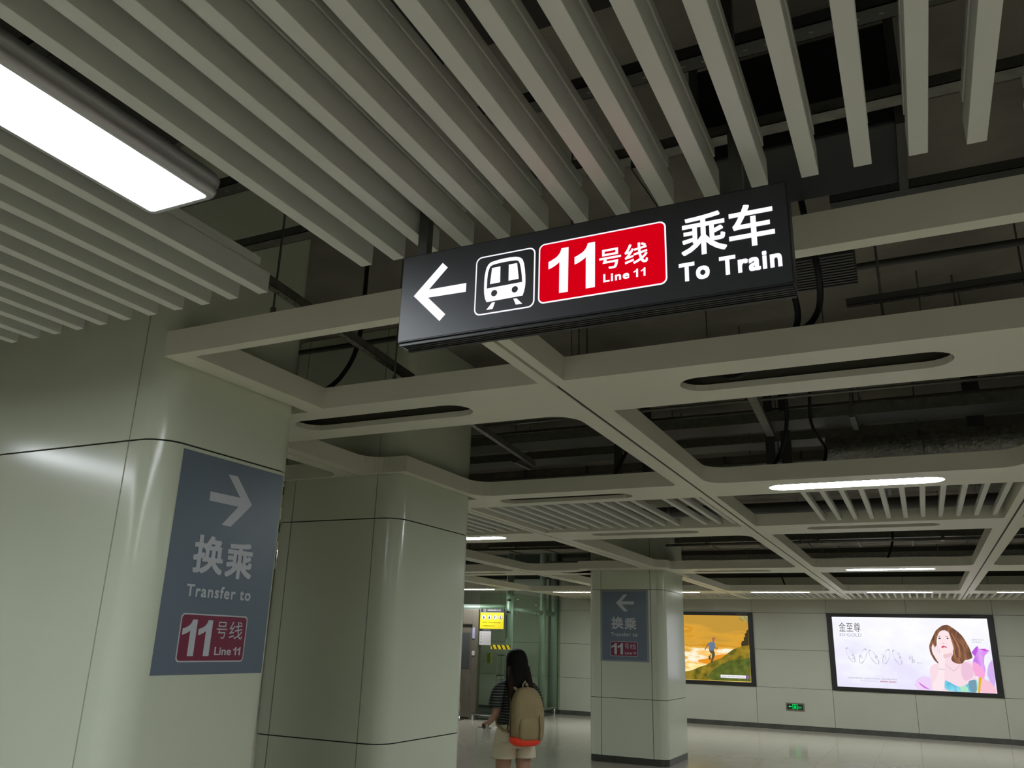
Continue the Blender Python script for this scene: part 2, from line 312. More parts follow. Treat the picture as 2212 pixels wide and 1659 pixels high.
# rest of the hall, outside the photograph
MB().box(-15.2, -15, -6, 21, -0.2, ZS).build('wall_left', M['wallpanel']); tag(bpy.data.objects['wall_left'], 'plain left end wall of the hall', kind='structure')
MB().box(8, 8.2, -6, 21, -0.2, ZS).build('wall_right', M['wallpanel']); tag(bpy.data.objects['wall_right'], 'plain right end wall of the hall', kind='structure')
MB().box(-15, 8, -6.2, -6, -0.2, ZS).build('wall_front', M['wallpanel']); tag(bpy.data.objects['wall_front'], 'wall behind the viewer', kind='structure')
MB().box(-15, -11.6, 17.5, 20.6, -0.004, ZS).build('wall_shaft', M['concrete']); tag(bpy.data.objects['wall_shaft'], 'dark concrete wall beside the lift shaft', kind='structure')
ceil = empty('ceiling', (0, 0, 0), kind='structure', label='suspended metal panel and slat ceiling under a dark concrete slab')
MB().box(-15, 8, 2.3, 21, ZS, ZS+0.2).build('concrete_slab', M['concrete'], ceil)
MB().box(-15, 8, -6, 2.3, ZS-0.1, ZS+0.2).build('shade_toned_slab', mat('shade_toned_slab', (58, 56, 52), 0.9, var=0.3, vscale=1.5, bump=0.4, bscale=18), ceil)  # near slab toned darker in colour to stand in for shade above the slats
for y0 in (10.2, 16.4):
    MB().box(-15, 8, y0, y0+0.5, ZS-0.35, ZS).build('concrete_beam', M['darkconc'], ceil)
# ------------------------------------------------------------------ suspended ceiling panels
X0, PX = 0.80, 2.22
FL = 0.115
def arc(cx, cyy, r, a0, a1, n=7):
    return [(cx+r*math.cos(math.radians(a0+(a1-a0)*k/n)), cyy+r*math.sin(math.radians(a0+(a1-a0)*k/n))) for k in range(n+1)]
def stadium(x0, x1, yc, r):
    return arc(x1-r, yc, r, -90, 90, 10)+arc(x0+r, yc, r, 90, 270, 10)
def sheet(name, outer, holes, slots, wallskip=()):
    """folded sheet-metal panel: bottom plate with openings, upturned flanges and slot lips"""
    bm = bmesh.new(); es = []
    def loop(P):
        vs = [bm.verts.new((x, y, ZC)) for x, y in P]; e = [bm.edges.new((vs[i], vs[(i+1) % len(vs)])) for i in range(len(vs))]; return vs, e
    loops = []
    for P in [outer]+holes+slots:
        vs, e = loop(P); loops.append((P, vs, e)); es += e
    bmesh.ops.triangle_fill(bm, use_beauty=True, use_dissolve=False, edges=es)
    for i, (P, vs, e) in enumerate(loops):
        h = 0.03 if i > len(holes) else FL
        top = [bm.verts.new((x, y, ZC+h)) for x, y in P]
        for k in range(len(P)):
            if i == 0 and k in wallskip: continue
            bm.faces.new((vs[k], vs[(k+1) % len(P)], top[(k+1) % len(P)], top[k]))
    bmesh.ops.recalc_face_normals(bm, faces=bm.faces)
    me = bpy.data.meshes.new(name); bm.to_mesh(me); bm.free(); me.materials.append(M['panel'])
    o = bpy.data.objects.new(name, me); COL.objects.link(o); o.parent = ceil
    return o
LIT = {(-1, 6.25), (-3, 8.49), (-1, 13.02), (1, 6.25), (1, 13.02), (-5, 8.49), (-5, 13.02), (-4, 17.92), (-3, 17.92), (-2, 17.92), (-1, 17.92), (0, 17.92), (1, 17.92), (-5, 17.0)}
def trough(k, x0, x1, yc, r):
    if (k, yc) in LIT: return
    m = MB(); P = rrect(x0-0.02, x1+0.02, yc-r-0.02, yc+r+0.02, 0.02, 3); n = len(P)
    m.add([(x, y, ZC+0.03) for x, y in P]+[(x, y, ZC+FL-0.005) for x, y in P], [(i, (i+1) % n, n+(i+1) % n, n+i) for i in range(n)]+[tuple(range(n, 2*n))])
    m.build('slot_trough', M['liner'], ceil)
def strip_light(x0, x1, yc, r, label, lit=True):
    t = empty('strip_light', ((x0+x1)/2, yc, ZC+0.012), label=label, cat='light', group=None)
    hx = (x1-x0)/2-0.002
    MB().prism(stadium(-hx, hx, 0, r-0.002), 0, 0.012).build('diffuser', M['lamp'], t)
    MB().prism(stadium(-hx, hx, 0, r+0.03), 0.0125, 0.06).build('housing', M['galv'], t)
    return t
G = 0.009
slat_far = {}
def far_slats(x0, x1, y0, y1, skip=()):
    n = 15; d = (x1-x0)/n
    key = round(y1-y0, 3)
    for k in range(n):
        x = x0+d*(k+0.5)+0.0
        if k in skip: continue
        if key not in slat_far:
            slat_far[key] = MB().prism([(-0.02, 0), (0.02, 0), (0.02, y1-y0), (-0.02, y1-y0)], 0, 0.05).build('slat', M['slat'], ceil, bevel=0.006)
            slat_far[key].location = (x, y0, ZC+0.028)
        else: share(slat_far[key], (x, y0, ZC+0.028))
def slotx(x0): return x0+0.515, x0+1.655
for k in range(-5, 2):
    x0 = X0+PX*k; x1 = x0+PX; a = x0+G; b = x1-G; s0, s1 = slotx(x0)
    for yc_, r_ in ((3.575, 0.106), (6.25, 0.108), (8.49, 0.105), (13.02, 0.10), (17.92, 0.10)):
        if not (x1 < -8.0 and yc_ > 17): trough(k, s0-0.01, s1+0.01, yc_, r_)
    MB().box(x1-0.0085, x1+0.0085, 2.37 if x0 > -3.0 else (6.1 if x0 < -5.8 and x0 > -6 else 3.4), 12.6 if abs(x1+3.64) < .01 else (13.3 if x1 < -8 else 20.38), ZC+0.006, ZC+0.05).build('seam_shade_strip', M['joint'], ceil)  # dark strip standing in for the shade inside the open panel seam
    # row 1, Y 2.365 - 3.85 : narrow edge beam, opening, slotted beam
    if x1 > -3.6:
        if abs(x0+3.64) < 0.01:
            outer = [(-2.855, 2.365), (b, 2.365), (b, 3.85), (a, 3.85), (a, 3.33), (-2.845, 3.33)]
            hole = [(-2.725, 2.42), (b-0.055, 2.42), (b-0.055, 3.30), (-2.725, 3.30)]
        else:
            outer = [(a, 2.365), (b, 2.365), (b, 3.85), (a, 3.85)]
            hole = [(a+0.055, 2.42), (b-0.055, 2.42), (b-0.055, 3.30), (a+0.055, 3.30)]
        sheet('ceiling_panel', outer, [hole], [stadium(s0+0.017, s1-0.003, 3.575, 0.106)])
    else:
        sheet('ceiling_panel', [(a, 3.36), (b, 3.36), (b, 3.85), (a, 3.85)], [], [stadium(s0+0.017, s1-0.003, 3.575, 0.106)])
    # row 2, Y 3.85 - 8.87
    W = 0.105; r = 0.16; cyb, cyf = 5.95, 3.855
    left_soft = x0 < -1.5          # left modules have a rounded near corner by the seam
    if abs(x0+3.64) < 0.01:        # wraps round the right side of the second pillar
        hole = [(a+W, cyf), (b-W-r, cyf)]+arc(b-W-r, cyf+r, r, -90, 0)[1:]+arc(b-W-0.05, cyb-0.05, 0.05, 0, 90)+arc(-3.205+r, cyb-r, r, 90, 180)+[(-3.205, 4.852)]+arc(a+W+r, 4.852-r, r, 90, 180)
        outer = [(a, 3.851), (b, 3.851), (b, 8.87), (a, 8.87), (a, 6.08), (-3.275, 6.08), (-3.275, 4.895), (a, 4.895)]
    elif abs(x0+5.86) < 0.01:      # left side of the second pillar
        hole = [(a+W, cyf), (b-W, cyf)]+arc(b-W-r, 4.852-r, r, 0, 90)+[(-4.51, 4.852)]+arc(-4.51-r, cyb-r, r, 0, 90)+arc(a+W+r, cyb-r, r, 90, 180)
        outer = [(a, 3.851), (b, 3.851), (b, 4.895), (-4.445, 4.895), (-4.445, 6.08), (b, 6.08), (b, 8.87), (a, 8.87)]
    else:
        near = [(a+W, cyf), (b-W, cyf)]
        hole = near+arc(b-W-r, cyb-r, r, 0, 90)+arc(a+W+r, cyb-r, r, 90, 180)
        outer = [(a, 3.851), (b, 3.851), (b, 8.87), (a, 8.87)]
    hole2 = [(a+0.055, 6.49), (b-0.055, 6.49), (b-0.055, 8.21), (a+0.055, 8.21)]
    sheet('ceiling_panel', outer, [hole, hole2], [stadium(s0-0.01, s1+0.01, 6.25, 0.108), stadium(s0-0.01, s1+0.01, 8.49, 0.105)])
    if x0 > -6: far_slats(a+0.055, b-0.055, 6.49, 8.21, skip=(0, 1, 2, 3) if abs(x0+1.42) < .01 else ((11,) if abs(x0+3.64) < .01 else ()))
    # row 3, Y 8.87 - 13.4
    yb = 12.56
    if abs(x0+3.64) < 0.01:
        hole = [(a+W, 8.875), (b-W-r, 8.875)]+arc(b-W-r, 8.875+r, r, -90, 0)[1:]+arc(b-W-r, yb-r, r, 0, 90)+arc(-3.37+0.1, yb-0.1, 0.1, 90, 180)+[(-3.37, 12.30)]+arc(a+W+r, 12.30-r, r, 90, 180)
        outer = [(a, 8.871), (b, 8.871), (b, 13.4), (-3.50, 13.4), (-3.50, 12.66), (a, 12.66)]
    elif abs(x0+5.86) < 0.01:
        hole = [(a+W, 8.875), (b-W, 8.875)]+arc(b-W-r, 12.30-r, r, 0, 90)+[(-4.79, 12.30)]+arc(-4.79-0.1, yb-0.1, 0.1, 0, 90)+arc(a+W+r, yb-r, r, 90, 180)
        outer = [(a, 8.871), (b, 8.871), (b, 12.66), (-4.79, 12.66), (-4.79, 13.4), (a, 13.4)]
    else:
        hole = [(a+W, 8.875), (b-W, 8.875)]+arc(b-W-r, yb-r, r, 0, 90)+arc(a+W+r, yb-r, r, 90, 180)
        outer = [(a, 8.871), (b, 8.871), (b, 13.4), (a, 13.4)]
    sheet('ceiling_panel', outer, [hole], [stadium(s0-0.01, s1+0.01, 13.02, 0.10)])
    # row 4, Y 13.4 - wall
    yb = 17.5; yend = 20.40
    hb = [(b-W, 13.405)] if abs(x0+5.86) > 0.01 else [(-4.85, 13.405), (-4.85, 14.05), (b-W, 14.05)]
    ha = [(a+W, 13.405)] if abs(x0+3.64) > 0.01 else [(a+W, 14.05), (-3.44, 14.05), (-3.44, 13.405)]
    hole = (ha if len(ha) == 1 else ha)+hb+arc(b-W-r, yb-r, r, 0, 90)+arc(a+W+r, yb-r, r, 90, 180)
    if abs(x0+3.64) < 0.01: outer = [(-3.50, 13.401), (b, 13.401), (b, yend), (a, yend), (a, 13.99), (-3.50, 13.99)]
    elif abs(x0+5.86) < 0.01: outer = [(a, 13.401), (-4.79, 13.401), (-4.79, 13.99), (b, 13.99), (b, yend), (a, yend)]
    else: outer = [(a, 13.401), (b, 13.401), (b, yend), (a, yend)]
    if x1 < -8.0:   # the glass lift shaft passes through here
        outer = [(a, 13.401), (b, 13.401), (b, 17.4), (a, 17.4)]
        hole = [(a+W, 13.405), (b-W, 13.405), (b-W, 16.6), (a+W, 16.6)]
        sheet('ceiling_panel', outer, [hole], [stadium(s0-0.01, s1+0.01, 17.0, 0.10)])
        continue
    hole2 = [(a+0.055, 18.3), (b-0.055, 18.3), (b-0.055, 20.3), (a+0.055, 20.3)]
    sheet('ceiling_panel', outer, [hole, hole2], [stadium(s0-0.01, s1+0.01, 17.92, 0.10)])
    far_slats(a+0.055, b-0.055, 18.3, 20.3)
def sx(k): a_, b_ = slotx(X0+PX*k); return a_-0.01, b_+0.01
strip_light(*sx(-1), 6.25, 0.108, 'large lit strip lamp in the ceiling beam above the slatted panel on the right')
strip_light(*sx(-3), 8.49, 0.105, 'lit strip lamp partly hidden behind the second tall pillar')
strip_light(*sx(-1), 13.02, 0.10, 'lit strip lamp in the middle ceiling beam above the jewellery poster')
FAR = {-5: None, -4: 'far lit strip lamp left of the pillar with the small blue sign',
       -3: 'far lit strip lamp behind the pillar with the small blue sign', -2: 'far lit strip lamp above the blank wall between the two posters',
       -1: 'far lit strip lamp above the jewellery poster close to the wall', 0: 'far lit strip lamp at the right edge of the photo', 1: None}
for k, lb in FAR.items():
    if lb: strip_light(*sx(k), 17.92, 0.10, lb)
strip_light(*sx(-5), 17.0, 0.10, 'lit strip lamp in front of the glass lift, cut by the second pillar')
strip_light(*sx(1), 6.25, 0.108, 'lit strip lamp outside the frame at right, nearer row')
strip_light(*sx(1), 13.02, 0.10, 'lit strip lamp outside the frame at right, middle row')
strip_light(*sx(1), 17.92, 0.10, 'lit strip lamp outside the frame at right, by the wall')
strip_light(*sx(-5), 8.49, 0.105, 'lit strip lamp hidden left of the second pillar')
strip_light(*sx(-5), 13.02, 0.10, 'lit strip lamp hidden behind the second pillar, middle row')
# ------------------------------------------------------------------ near slat banks
def near_bank(name, xs, y1, y0=-3.0):
    base = None
    for x in xs:
        if base is None:
            base = MB().box(0, 0.042, y0, y1, ZC, ZC+0.075).build('slat', M['slat'], ceil, bevel=0.0015)
            rl = MB().box(-0.002, 0.044, y0, y1-0.055, ZC+0.082, ZC+0.11).box(0.008, 0.034, y0, y1-0.04, ZC+0.075, ZC+0.082).build('slat_rail', M['slat'], base)
            base.location = (x, 0, 0)
        else:
            c = share(base, (x, 0, 0)); r2 = rl.copy(); COL.objects.link(r2); r2.parent = c
near_bank('a', [0.2145-0.12365*k for k in range(-9, 15)], 1.957)
near_bank('b', [-1.988-0.1355*k for k in range(0, 24)], 2.0)
near_bank('c', [-5.66-0.1355*k for k in range(0, 10)], 2.0)
def wide_lamp(xc, y0, y1, label):
    t = empty('linear_lamp', (xc, (y0+y1)/2, ZC), label=label, cat='light')
    h = (y1-y0)/2
    MB().prism(rrect(-0.107, 0.107, -h, h, 0.012), -0.004, 0.0).build('diffuser', M['nearlamp'], t)
    # rolled aluminium housing: profile swept round the lamp
    prof = [(0.107, -0.004), (0.118, -0.006), (0.128, 0.002), (0.133, 0.014), (0.128, 0.026), (0.136, 0.034), (0.138, 0.05), (0.13, 0.062)]
    rings = []
    for d, z in prof: rings.append([(x, y, z) for x, y in rrect(-d, d, -h-(d-0.107), h+(d-0.107), 0.012+(d-0.107), 5)])
    MB().loft(rings, False).build('housing', M['alu'], t, smooth=True)
    MB().box(-0.125, 0.125, -h, h, 0.05, 0.06).build('back_plate', M['galv'], t)
    for yy in (h-0.4, -h+0.3): MB().box(-0.012, 0.012, yy, yy+0.03, 0.06, ZS-ZC).build('hanger', M['galv'], t)
    return t
wide_lamp(-1.752, -1.6, 1.42, 'wide white glowing lamp between the two slat banks at upper left')
wide_lamp(-5.33, -1.6, 1.42, 'wide glowing lamp beyond the left edge, mirrored in the near pillar')
wide_lamp(-1.752, -5.2, -2.2, 'wide glowing lamp behind the viewer in the middle')
wide_lamp(-5.33, -5.2, -2.2, 'wide glowing lamp behind the viewer at left')
wide_lamp(1.83, -5.2, -2.2, 'wide glowing lamp behind the viewer at right')
wide_lamp(5.41, -1.6, 1.42, 'wide glowing lamp far right of the slats')
wide_lamp(1.83, -1.6, 1.42, 'wide glowing lamp beyond the right edge of the slats')
# ------------------------------------------------------------------ pillars
def strip_poly(path, t):
    """closed outline of a sheet of thickness t following a path (outward on the right of travel)"""
    P = [Vector(p) for p in path]; N = []
    for i in range(len(P)):
        d = (P[min(i+1, len(P)-1)]-P[max(i-1, 0)]).normalized(); N.append(Vector((-d.y, d.x)))
    return [tuple(p) for p in P]+[tuple(P[i]+N[i]*t) for i in reversed(range(len(P)))]
def pillar(x0, x1, y0, y1, rings, inset, r, label, joints=True):
    t = empty('pillar', ((x0+x1)/2, (y0+y1)/2, 0), label=label, cat='pillar')
    cx, cyy = (x0+x1)/2, (y0+y1)/2; hx, hy = (x1-x0)/2, (y1-y0)/2; g = 0.004
    MB().prism(rrect(-hx+0.014, hx-0.014, -hy+0.014, hy-0.014, r-0.014, 8), 0, ZS).build('core', M['joint'], t)
    ai = hx-inset
    front = [(-ai+g, -hy), (ai-g, -hy)]
    right = [(ai+g, -hy)]+arc(hx-r, -hy+r, r, -90, 0, 12)+arc(hx-r, hy-r, r, 0, 90, 12)+[(ai+g, hy)]
    back = [(ai-g, hy), (-ai+g, hy)]
    left = [(-ai-g, hy)]+arc(-hx+r, hy-r, r, 90, 180, 12)+arc(-hx+r, -hy+r, r, 180, 270, 12)+[(-ai-g, -hy)]
    for za, zb in rings:
        for P, sm in ((front, 0), (right, 1), (back, 0), (left, 1)):
            o = MB().prism(strip_poly(P, 0.012), za+g, zb-g).build('cladding_panel', M['enamel'], t)
            if sm:
                for p in o.data.polygons: p.use_smooth = abs(p.normal.z) < 0.5
                o.data.set_sharp_from_angle(angle=math.radians(30))
    MB().prism(rrect(-hx+0.006, hx-0.006, -hy+0.006, hy-0.006, r-0.006, 8), 0, 0.088).build('skirting', M['skirting'], t)
    return t
p1 = pillar(-4.5, -2.86, 2.425, 3.30, [(0.09, 0.92), (0.92, 2.452), (2.452, ZS)], 0.195, 0.13, 'nearest pale enamel pillar at left with the large blue transfer sign')
p2 = pillar(-4.43, -3.291, 4.906, 6.06, [(0.09, 0.986), (0.986, 2.482), (2.482, ZS)], 0.19, 0.15, 'second pale enamel pillar with no sign behind the nearest one')
p3 = pillar(-4.765, -3.53, 12.70, 13.97, [(0.09, 0.903), (0.903, 2.503), (2.503, ZS)], 0.215, 0.13, 'far free-standing pale pillar carrying the small blue sign')
p4 = pillar(-9.3, -8.2, 12.70, 13.97, [(0.09, 0.903), (0.903, 2.503), (2.503, ZS)], 0.215, 0.13, 'pale pillar hidden behind the nearer ones at left') if False else None
# ------------------------------------------------------------------ hanging lit sign
YS = 1.8
sg = empty('hanging_sign', (-0.71, YS+0.03, 2.44), label='black hanging lit sign with arrow, train symbol and red line badge', cat='sign')
def sp_(o):  # parent while keeping world coordinates
    o.parent = sg; o.matrix_parent_inverse = Matrix.Translation(Vector(sg.location)).inverted(); return o
SX0, SX1, SZ0, SZ1 = -1.246, -0.1775, 2.445, 2.7095
sp_(MB().box(SX0, SX1, YS, YS+0.055, SZ0, SZ1).build('cabinet', M['signbody'], bevel=0.0015))
sp_(MB().box(SX0+0.004, SX1-0.004, YS-0.0015, YS-0.0002, SZ0+0.004, SZ1-0.004).build('face', M['signface']))
ribs = MB()
for i in range(4): ribs.box(SX0+0.004, SX1-0.004, YS+0.006+i*0.012, YS+0.012+i*0.012, SZ0-0.008, SZ0-0.0002)
ribs.box(SX0+0.004, SX1-0.004, YS+0.05, YS+0.062, SZ0-0.010, SZ0-0.0002)
sp_(ribs.build('ribbed_underside', M['signbody']))
for i in range(4):
    sp_(MB().tube([(SX0+0.001, YS+0.009+i*0.012, SZ0-0.004), (SX0+0.0035, YS+0.009+i*0.012, SZ0-0.004)], 0.0018, 8).build('end_screw', M['chrome']))
for xp in (-1.213, -0.312):
    sp_(MB().box(xp-0.0, xp+0.03, YS+0.02, YS+0.05, SZ1, ZS).build('hanging_pole', M['darkmetal']))
def S(name, pts, m, d): return sp_(flat(name, pts, 'y', YS-0.0015-d*0.0004, m))
S('arrow', S_ARROW, M['signwhite'], 1)
S('train_border', rrect(-1.0035, -0.824, 2.4885, 2.6625, 0.019), M['signwhite'], 1)
S('train_ground', rrect(-0.9995, -0.828, 2.4925, 2.6585, 0.0155), M['signface'], 2)
S('train_body', S_BODY, M['signwhite'], 3); S('train_window_frame', S_HOLE, M['signface'], 4)
S('train_window', S_PANE1, M['signwhite'], 5); S('train_window', S_PANE2, M['signwhite'], 5)
S('train_headlight', circ(-0.9435, 2.5468, 0.0092), M['signface'], 4); S('train_headlight', circ(-0.8819, 2.5475, 0.0092), M['signface'], 4)
S('train_rail', S_RAIL1, M['signwhite'], 3); S('train_rail', S_RAIL2, M['signwhite'], 3)
S('badge_border', rrect(-0.8143, -0.4695, 2.4935, 2.6655, 0.017), M['signwhite'], 1)
S('badge', rrect(-0.8103, -0.4735, 2.4975, 2.6615, 0.0135), M['signred'], 2)
S('digit_one', S_ONE, M['signwhite'], 3); S('digit_one', [(x+0.0735, z+0.0005) for x, z in S_ONE], M['signwhite'], 3)
sp_(text('lettering', '号', -0.6445, -0.5862, 2.5592, 2.6154, 'y', YS-0.0028, M['signwhite'], bold=0.015))
sp_(text('lettering', '线', -0.5770, -0.5165, 2.5605, 2.6175, 'y', YS-0.0028, M['signwhite'], bold=0.015))
[sp_(o) for o in text('letter', 'Line', -0.634, -0.5655, 2.5241, 2.5469, 'y', YS-0.0028, M['signwhite'], bold=0.03, space=1.15, split=True)]
for x_ in (-0.5545, -0.5355): S('digit_one', [((x+0.7858)/0.0568*0.0118+x_, (z-2.5154)/0.1273*0.0228+2.5241) for x, z in S_ONE], M['signwhite'], 3)
sp_(text('lettering', '乘', -0.4328, -0.3227, 2.5548, 2.6649, 'y', YS-0.0024, M['signwhite'], bold=0.015))
sp_(text('lettering', '车', -0.3173, -0.2119, 2.5543, 2.666, 'y', YS-0.0024, M['signwhite'], bold=0.015))
[sp_(o) for o in text('letter', 'To Train', -0.4408, -0.2009, 2.4905, 2.5400, 'y', YS-0.0024, M['signwhite'], bold=0.035, space=1.12, split=True)]
# ------------------------------------------------------------------ blue transfer signs
def transfer_sign(axis, off, mp, right, label, loc, border=False):
    """mp maps design coordinates (0..0.656, 0..0.95) to the wall plane; off is the plane, e the outward sign"""
    t = empty('transfer_sign', loc, label=label, cat='sign'); e = 1 if axis == 'x' else -1
    inv = Matrix.Translation(Vector(loc)).inverted()
    def P(o): o.parent = t; o.matrix_parent_inverse = inv; return o
    def F(name, pts, m, d): return P(flat(name, [mp(*p) for p in pts], axis, off+e*d*0.0006, m))
    W, H = 0.656, 0.95
    if border: F('border', [(-0.03, -0.02), (W+0.03, -0.02), (W+0.03, H+0.02), (-0.03, H+0.02)], M['grey3'], 0.5)
    F('board', [(0, 0), (W, 0), (W, H), (0, H)], M['blue'], 1)
    arr = [(u-2.555, v-1.4825) for u, v in C_ARROW]
    if not right: arr = [(W-u+0.01, v+0.02) for u, v in arr]
    F('arrow', arr, M['vinylwhite'], 2)
    def Tx(b, u0, u1, v0, v1, bold, sp=1.0):
        a, c = mp(u0, v0), mp(u1, v1)
        [P(o) for o in text('letter', b, a[0], c[0], a[1], c[1], axis, off+e*0.0024, M['vinylwhite'], bold=bold, space=sp, split=True)]
    Tx('换', 0.138, 0.318, 0.425, 0.592, 0.026); Tx('乘', 0.334, 0.507, 0.417, 0.583, 0.026)
    Tx('Transfer to', 0.127, 0.521, 0.323, 0.376, 0.02, 1.15)
    F('badge_border', rrect(0.121, 0.522, 0.051, 0.253, 0.02), M['vinylwhite'], 2)
    F('badge', rrect(0.127, 0.516, 0.057, 0.247, 0.016), M['maroon'], 3)
    one = [((u+0.7858)/(0.0568)*0.079, (v-2.5154)/0.1273*0.152+0.076) for u, v in S_ONE]
    F('digit_one', [(u+0.137, v) for u, v in one], M['vinylwhite'], 4); F('digit_one', [(u+0.227, v) for u, v in one], M['vinylwhite'], 4)
    a = 0.0030
    for u_ in (0.451, 0.476): F('digit_one', [((u+0.7858)/0.0568*0.021+u_, (v-2.5154)/0.1273*0.035+0.08) for u, v in S_ONE], M['vinylwhite'], 4)
    for b, u0, u1, v0, v1, bo in (('号', 0.333, 0.397, 0.151, 0.224, 0.0), ('线', 0.412, 0.496, 0.149, 0.227, 0.0), ('Line', 0.335, 0.438, 0.08, 0.115, 0.02)):
        p, q = mp(u0, v0), mp(u1, v1)
        [P(o) for o in text('letter', b, p[0], q[0], p[1], q[1], axis, off+e*a, M['vinylwhite'], bold=bo, split=True)]
    return t
transfer_sign('x', -2.86, lambda u, v: (2.555+u, 1.4825+v), True, 'large slate blue transfer sign with right arrow on the nearest pillar', (-2.86, 2.88, 1.48))
transfer_sign('y', 12.70, lambda u, v: (-4.529+u*1.09, 1.453+v*1.077), False, 'small blue transfer sign with left arrow on the far pillar', (-4.17, 12.70, 1.45), True)
# ------------------------------------------------------------------ lit posters on the far wall
def emat(name, nodes):
    m = bpy.data.materials.new(name); m.use_nodes = True; nt = m.node_tree; nt.nodes.clear()
    e = nt.nodes.new('ShaderNodeEmission'); e.inputs[1].default_value = L_POSTER; o = nt.nodes.new('ShaderNodeOutputMaterial')
    nt.links.new(e.outputs[0], o.inputs[0]); nodes(nt, e); return m
def noise_ramp(scale, stops, stretch=(1, 1, 1), grad=0.0, g0=0.0):
    """printed picture colours: noise plus an optional vertical gradient of the print"""
    def f(nt, e):
        tc = nt.nodes.new('ShaderNodeTexCoord'); mp = nt.nodes.new('ShaderNodeMapping'); mp.inputs['Scale'].default_value = stretch
        n = nt.nodes.new('ShaderNodeTexNoise'); n.inputs['Scale'].default_value = scale; n.inputs['Detail'].default_value = 6
        nt.links.new(tc.outputs['Object'], mp.inputs[0]); nt.links.new(mp.outputs[0], n.inputs['Vector'])
        src = n.outputs['Fac']
        if grad:
            sx_ = nt.nodes.new('ShaderNodeSeparateXYZ'); nt.links.new(tc.outputs['Object'], sx_.inputs[0])
            ma = nt.nodes.new('ShaderNodeMath'); ma.operation = 'MULTIPLY_ADD'; ma.inputs[1].default_value = grad; ma.inputs[2].default_value = g0
            nt.links.new(sx_.outputs['Z'], ma.inputs[0]); ad = nt.nodes.new('ShaderNodeMath'); ad.operation = 'ADD'
            nt.links.new(ma.outputs[0], ad.inputs[0]); nt.links.new(n.outputs['Fac'], ad.inputs[1]); src = ad.outputs[0]
        r = nt.nodes.new('ShaderNodeValToRGB')
        while len(r.color_ramp.elements) < len(stops): r.color_ramp.elements.new(0.5)
        for el, (p, c) in zip(r.color_ramp.elements, stops): el.position = p; el.color = lin(c)
        nt.links.new(src, r.inputs[0]); nt.links.new(r.outputs[0], e.inputs[0])
    return f
def poster_frame(name, xa, xb, za, zb, scr, label, m, fy=20.385):
    t = empty(name, ((xa+xb)/2, YW, za), label=label, cat='poster')
    inv = Matrix.Translation(Vector(t.location)).inverted()
    def P(o): o.parent = t; o.matrix_parent_inverse = inv; return o
    sx0, sx1, sz0, sz1 = scr
    fr = MB().box(xa, xb, fy, YW+0.02, sz1, zb).box(xa, xb, fy, YW+0.02, za, sz0).box(xa, sx0, fy, YW+0.02, sz0, sz1).box(sx1, xb, fy, YW+0.02, sz0, sz1)
    P(fr.build('frame', M['black'], bevel=0.003))
    P(MB().box(sx0, sx1, fy+0.012, YW+0.02, sz0, sz1).build('lit_picture', m))
    return t, P
mg = emat('jewellery_print', noise_ramp(1.3, [(0.2, (255, 255, 255)), (0.45, (246, 246, 255)), (0.62, (236, 232, 255)), (0.9, (238, 226, 252))], (1, 1, 1.6), -0.22, 0.33))
t, P = poster_frame('lit_poster', -1.93, 1.345, 0.873, 2.50, (-1.822, 1.232, 0.950, 2.422), 'white lit jewellery poster of a woman beside purple flowers', mg)
def E(n, c): return emit('print_'+n, c, L_POSTER)
YP = 20.385+0.012
def smooth(P_, it=2):
    for _ in range(it):
        Q_ = []
        for i in range(len(P_)):
            a_, b_ = P_[i], P_[(i+1) % len(P_)]
            Q_ += [(0.8*a_[0]+0.2*b_[0], 0.8*a_[1]+0.2*b_[1]), (0.2*a_[0]+0.8*b_[0], 0.2*a_[1]+0.8*b_[1])]
        P_ = Q_
    return P_
def G_(name, pts, c, d):
    if len(pts) > 4 and not name.startswith(('flower', 'petal', 'printed_ring', 'printed_gem', 'button')): pts = smooth(pts)
    pts = [(min(max(x, -1.82), 1.23), min(max(z, 0.952), 2.42)) for x, z in pts]
    return P(flat(name, pts, 'y', YP-0.0008*d, E(name, c) if isinstance(c, tuple) else c))
hairm = emat('print_hair', noise_ramp(6, [(0.3, (96, 66, 54)), (0.5, (132, 92, 70)), (0.7, (168, 116, 80))], (3, 1, 0.8)))
dressm = emat('print_dress', noise_ramp(5, [(0.3, (60, 170, 215)), (0.5, (130, 214, 235)), (0.75, (200, 240, 235))]))
flowm = emat('print_flower', noise_ramp(4, [(0.3, (200, 120, 235)), (0.5, (226, 160, 245)), (0.75, (246, 205, 250))], (2, 1, 0.6)))
G_('petal', G_PETALL, (240, 214, 250), 1); G_('petal', G_PETALL2, (214, 120, 226), 2)
G_('petal', G_PETALR, (212, 180, 242), 1)
G_('printed_body', G_BODY, (250, 222, 232), 2)
G_('printed_shoulder', [(0.72, 1.56), (0.85, 1.49), (0.856, 1.30), (0.80, 1.22), (0.66, 1.16), (0.62, 1.3), (0.64, 1.5)], (240, 198, 222), 2.5)
G_('flower', G_FLOWER, flowm, 3); G_('petal', G_FLOWER2, (188, 96, 226), 4); G_('petal', G_FLOWER3, (206, 84, 220), 4); G_('petal', G_FLOWER4, (250, 172, 220), 4)
G_('printed_arm', G_ARMR, (250, 196, 214), 3); G_('flower_stem', G_STEM, (226, 186, 40), 4)
G_('printed_dress', G_DRESS, dressm, 4); G_('printed_dress', G_DRESS2, (176, 232, 200), 5); G_('printed_dress', G_DRESS3, (118, 160, 178), 5)
G_('printed_hair', G_HAIR, hairm, 6)
G_('printed_face', G_FACE, (255, 232, 236), 7); G_('printed_hair', G_HAIR2, hairm, 9)
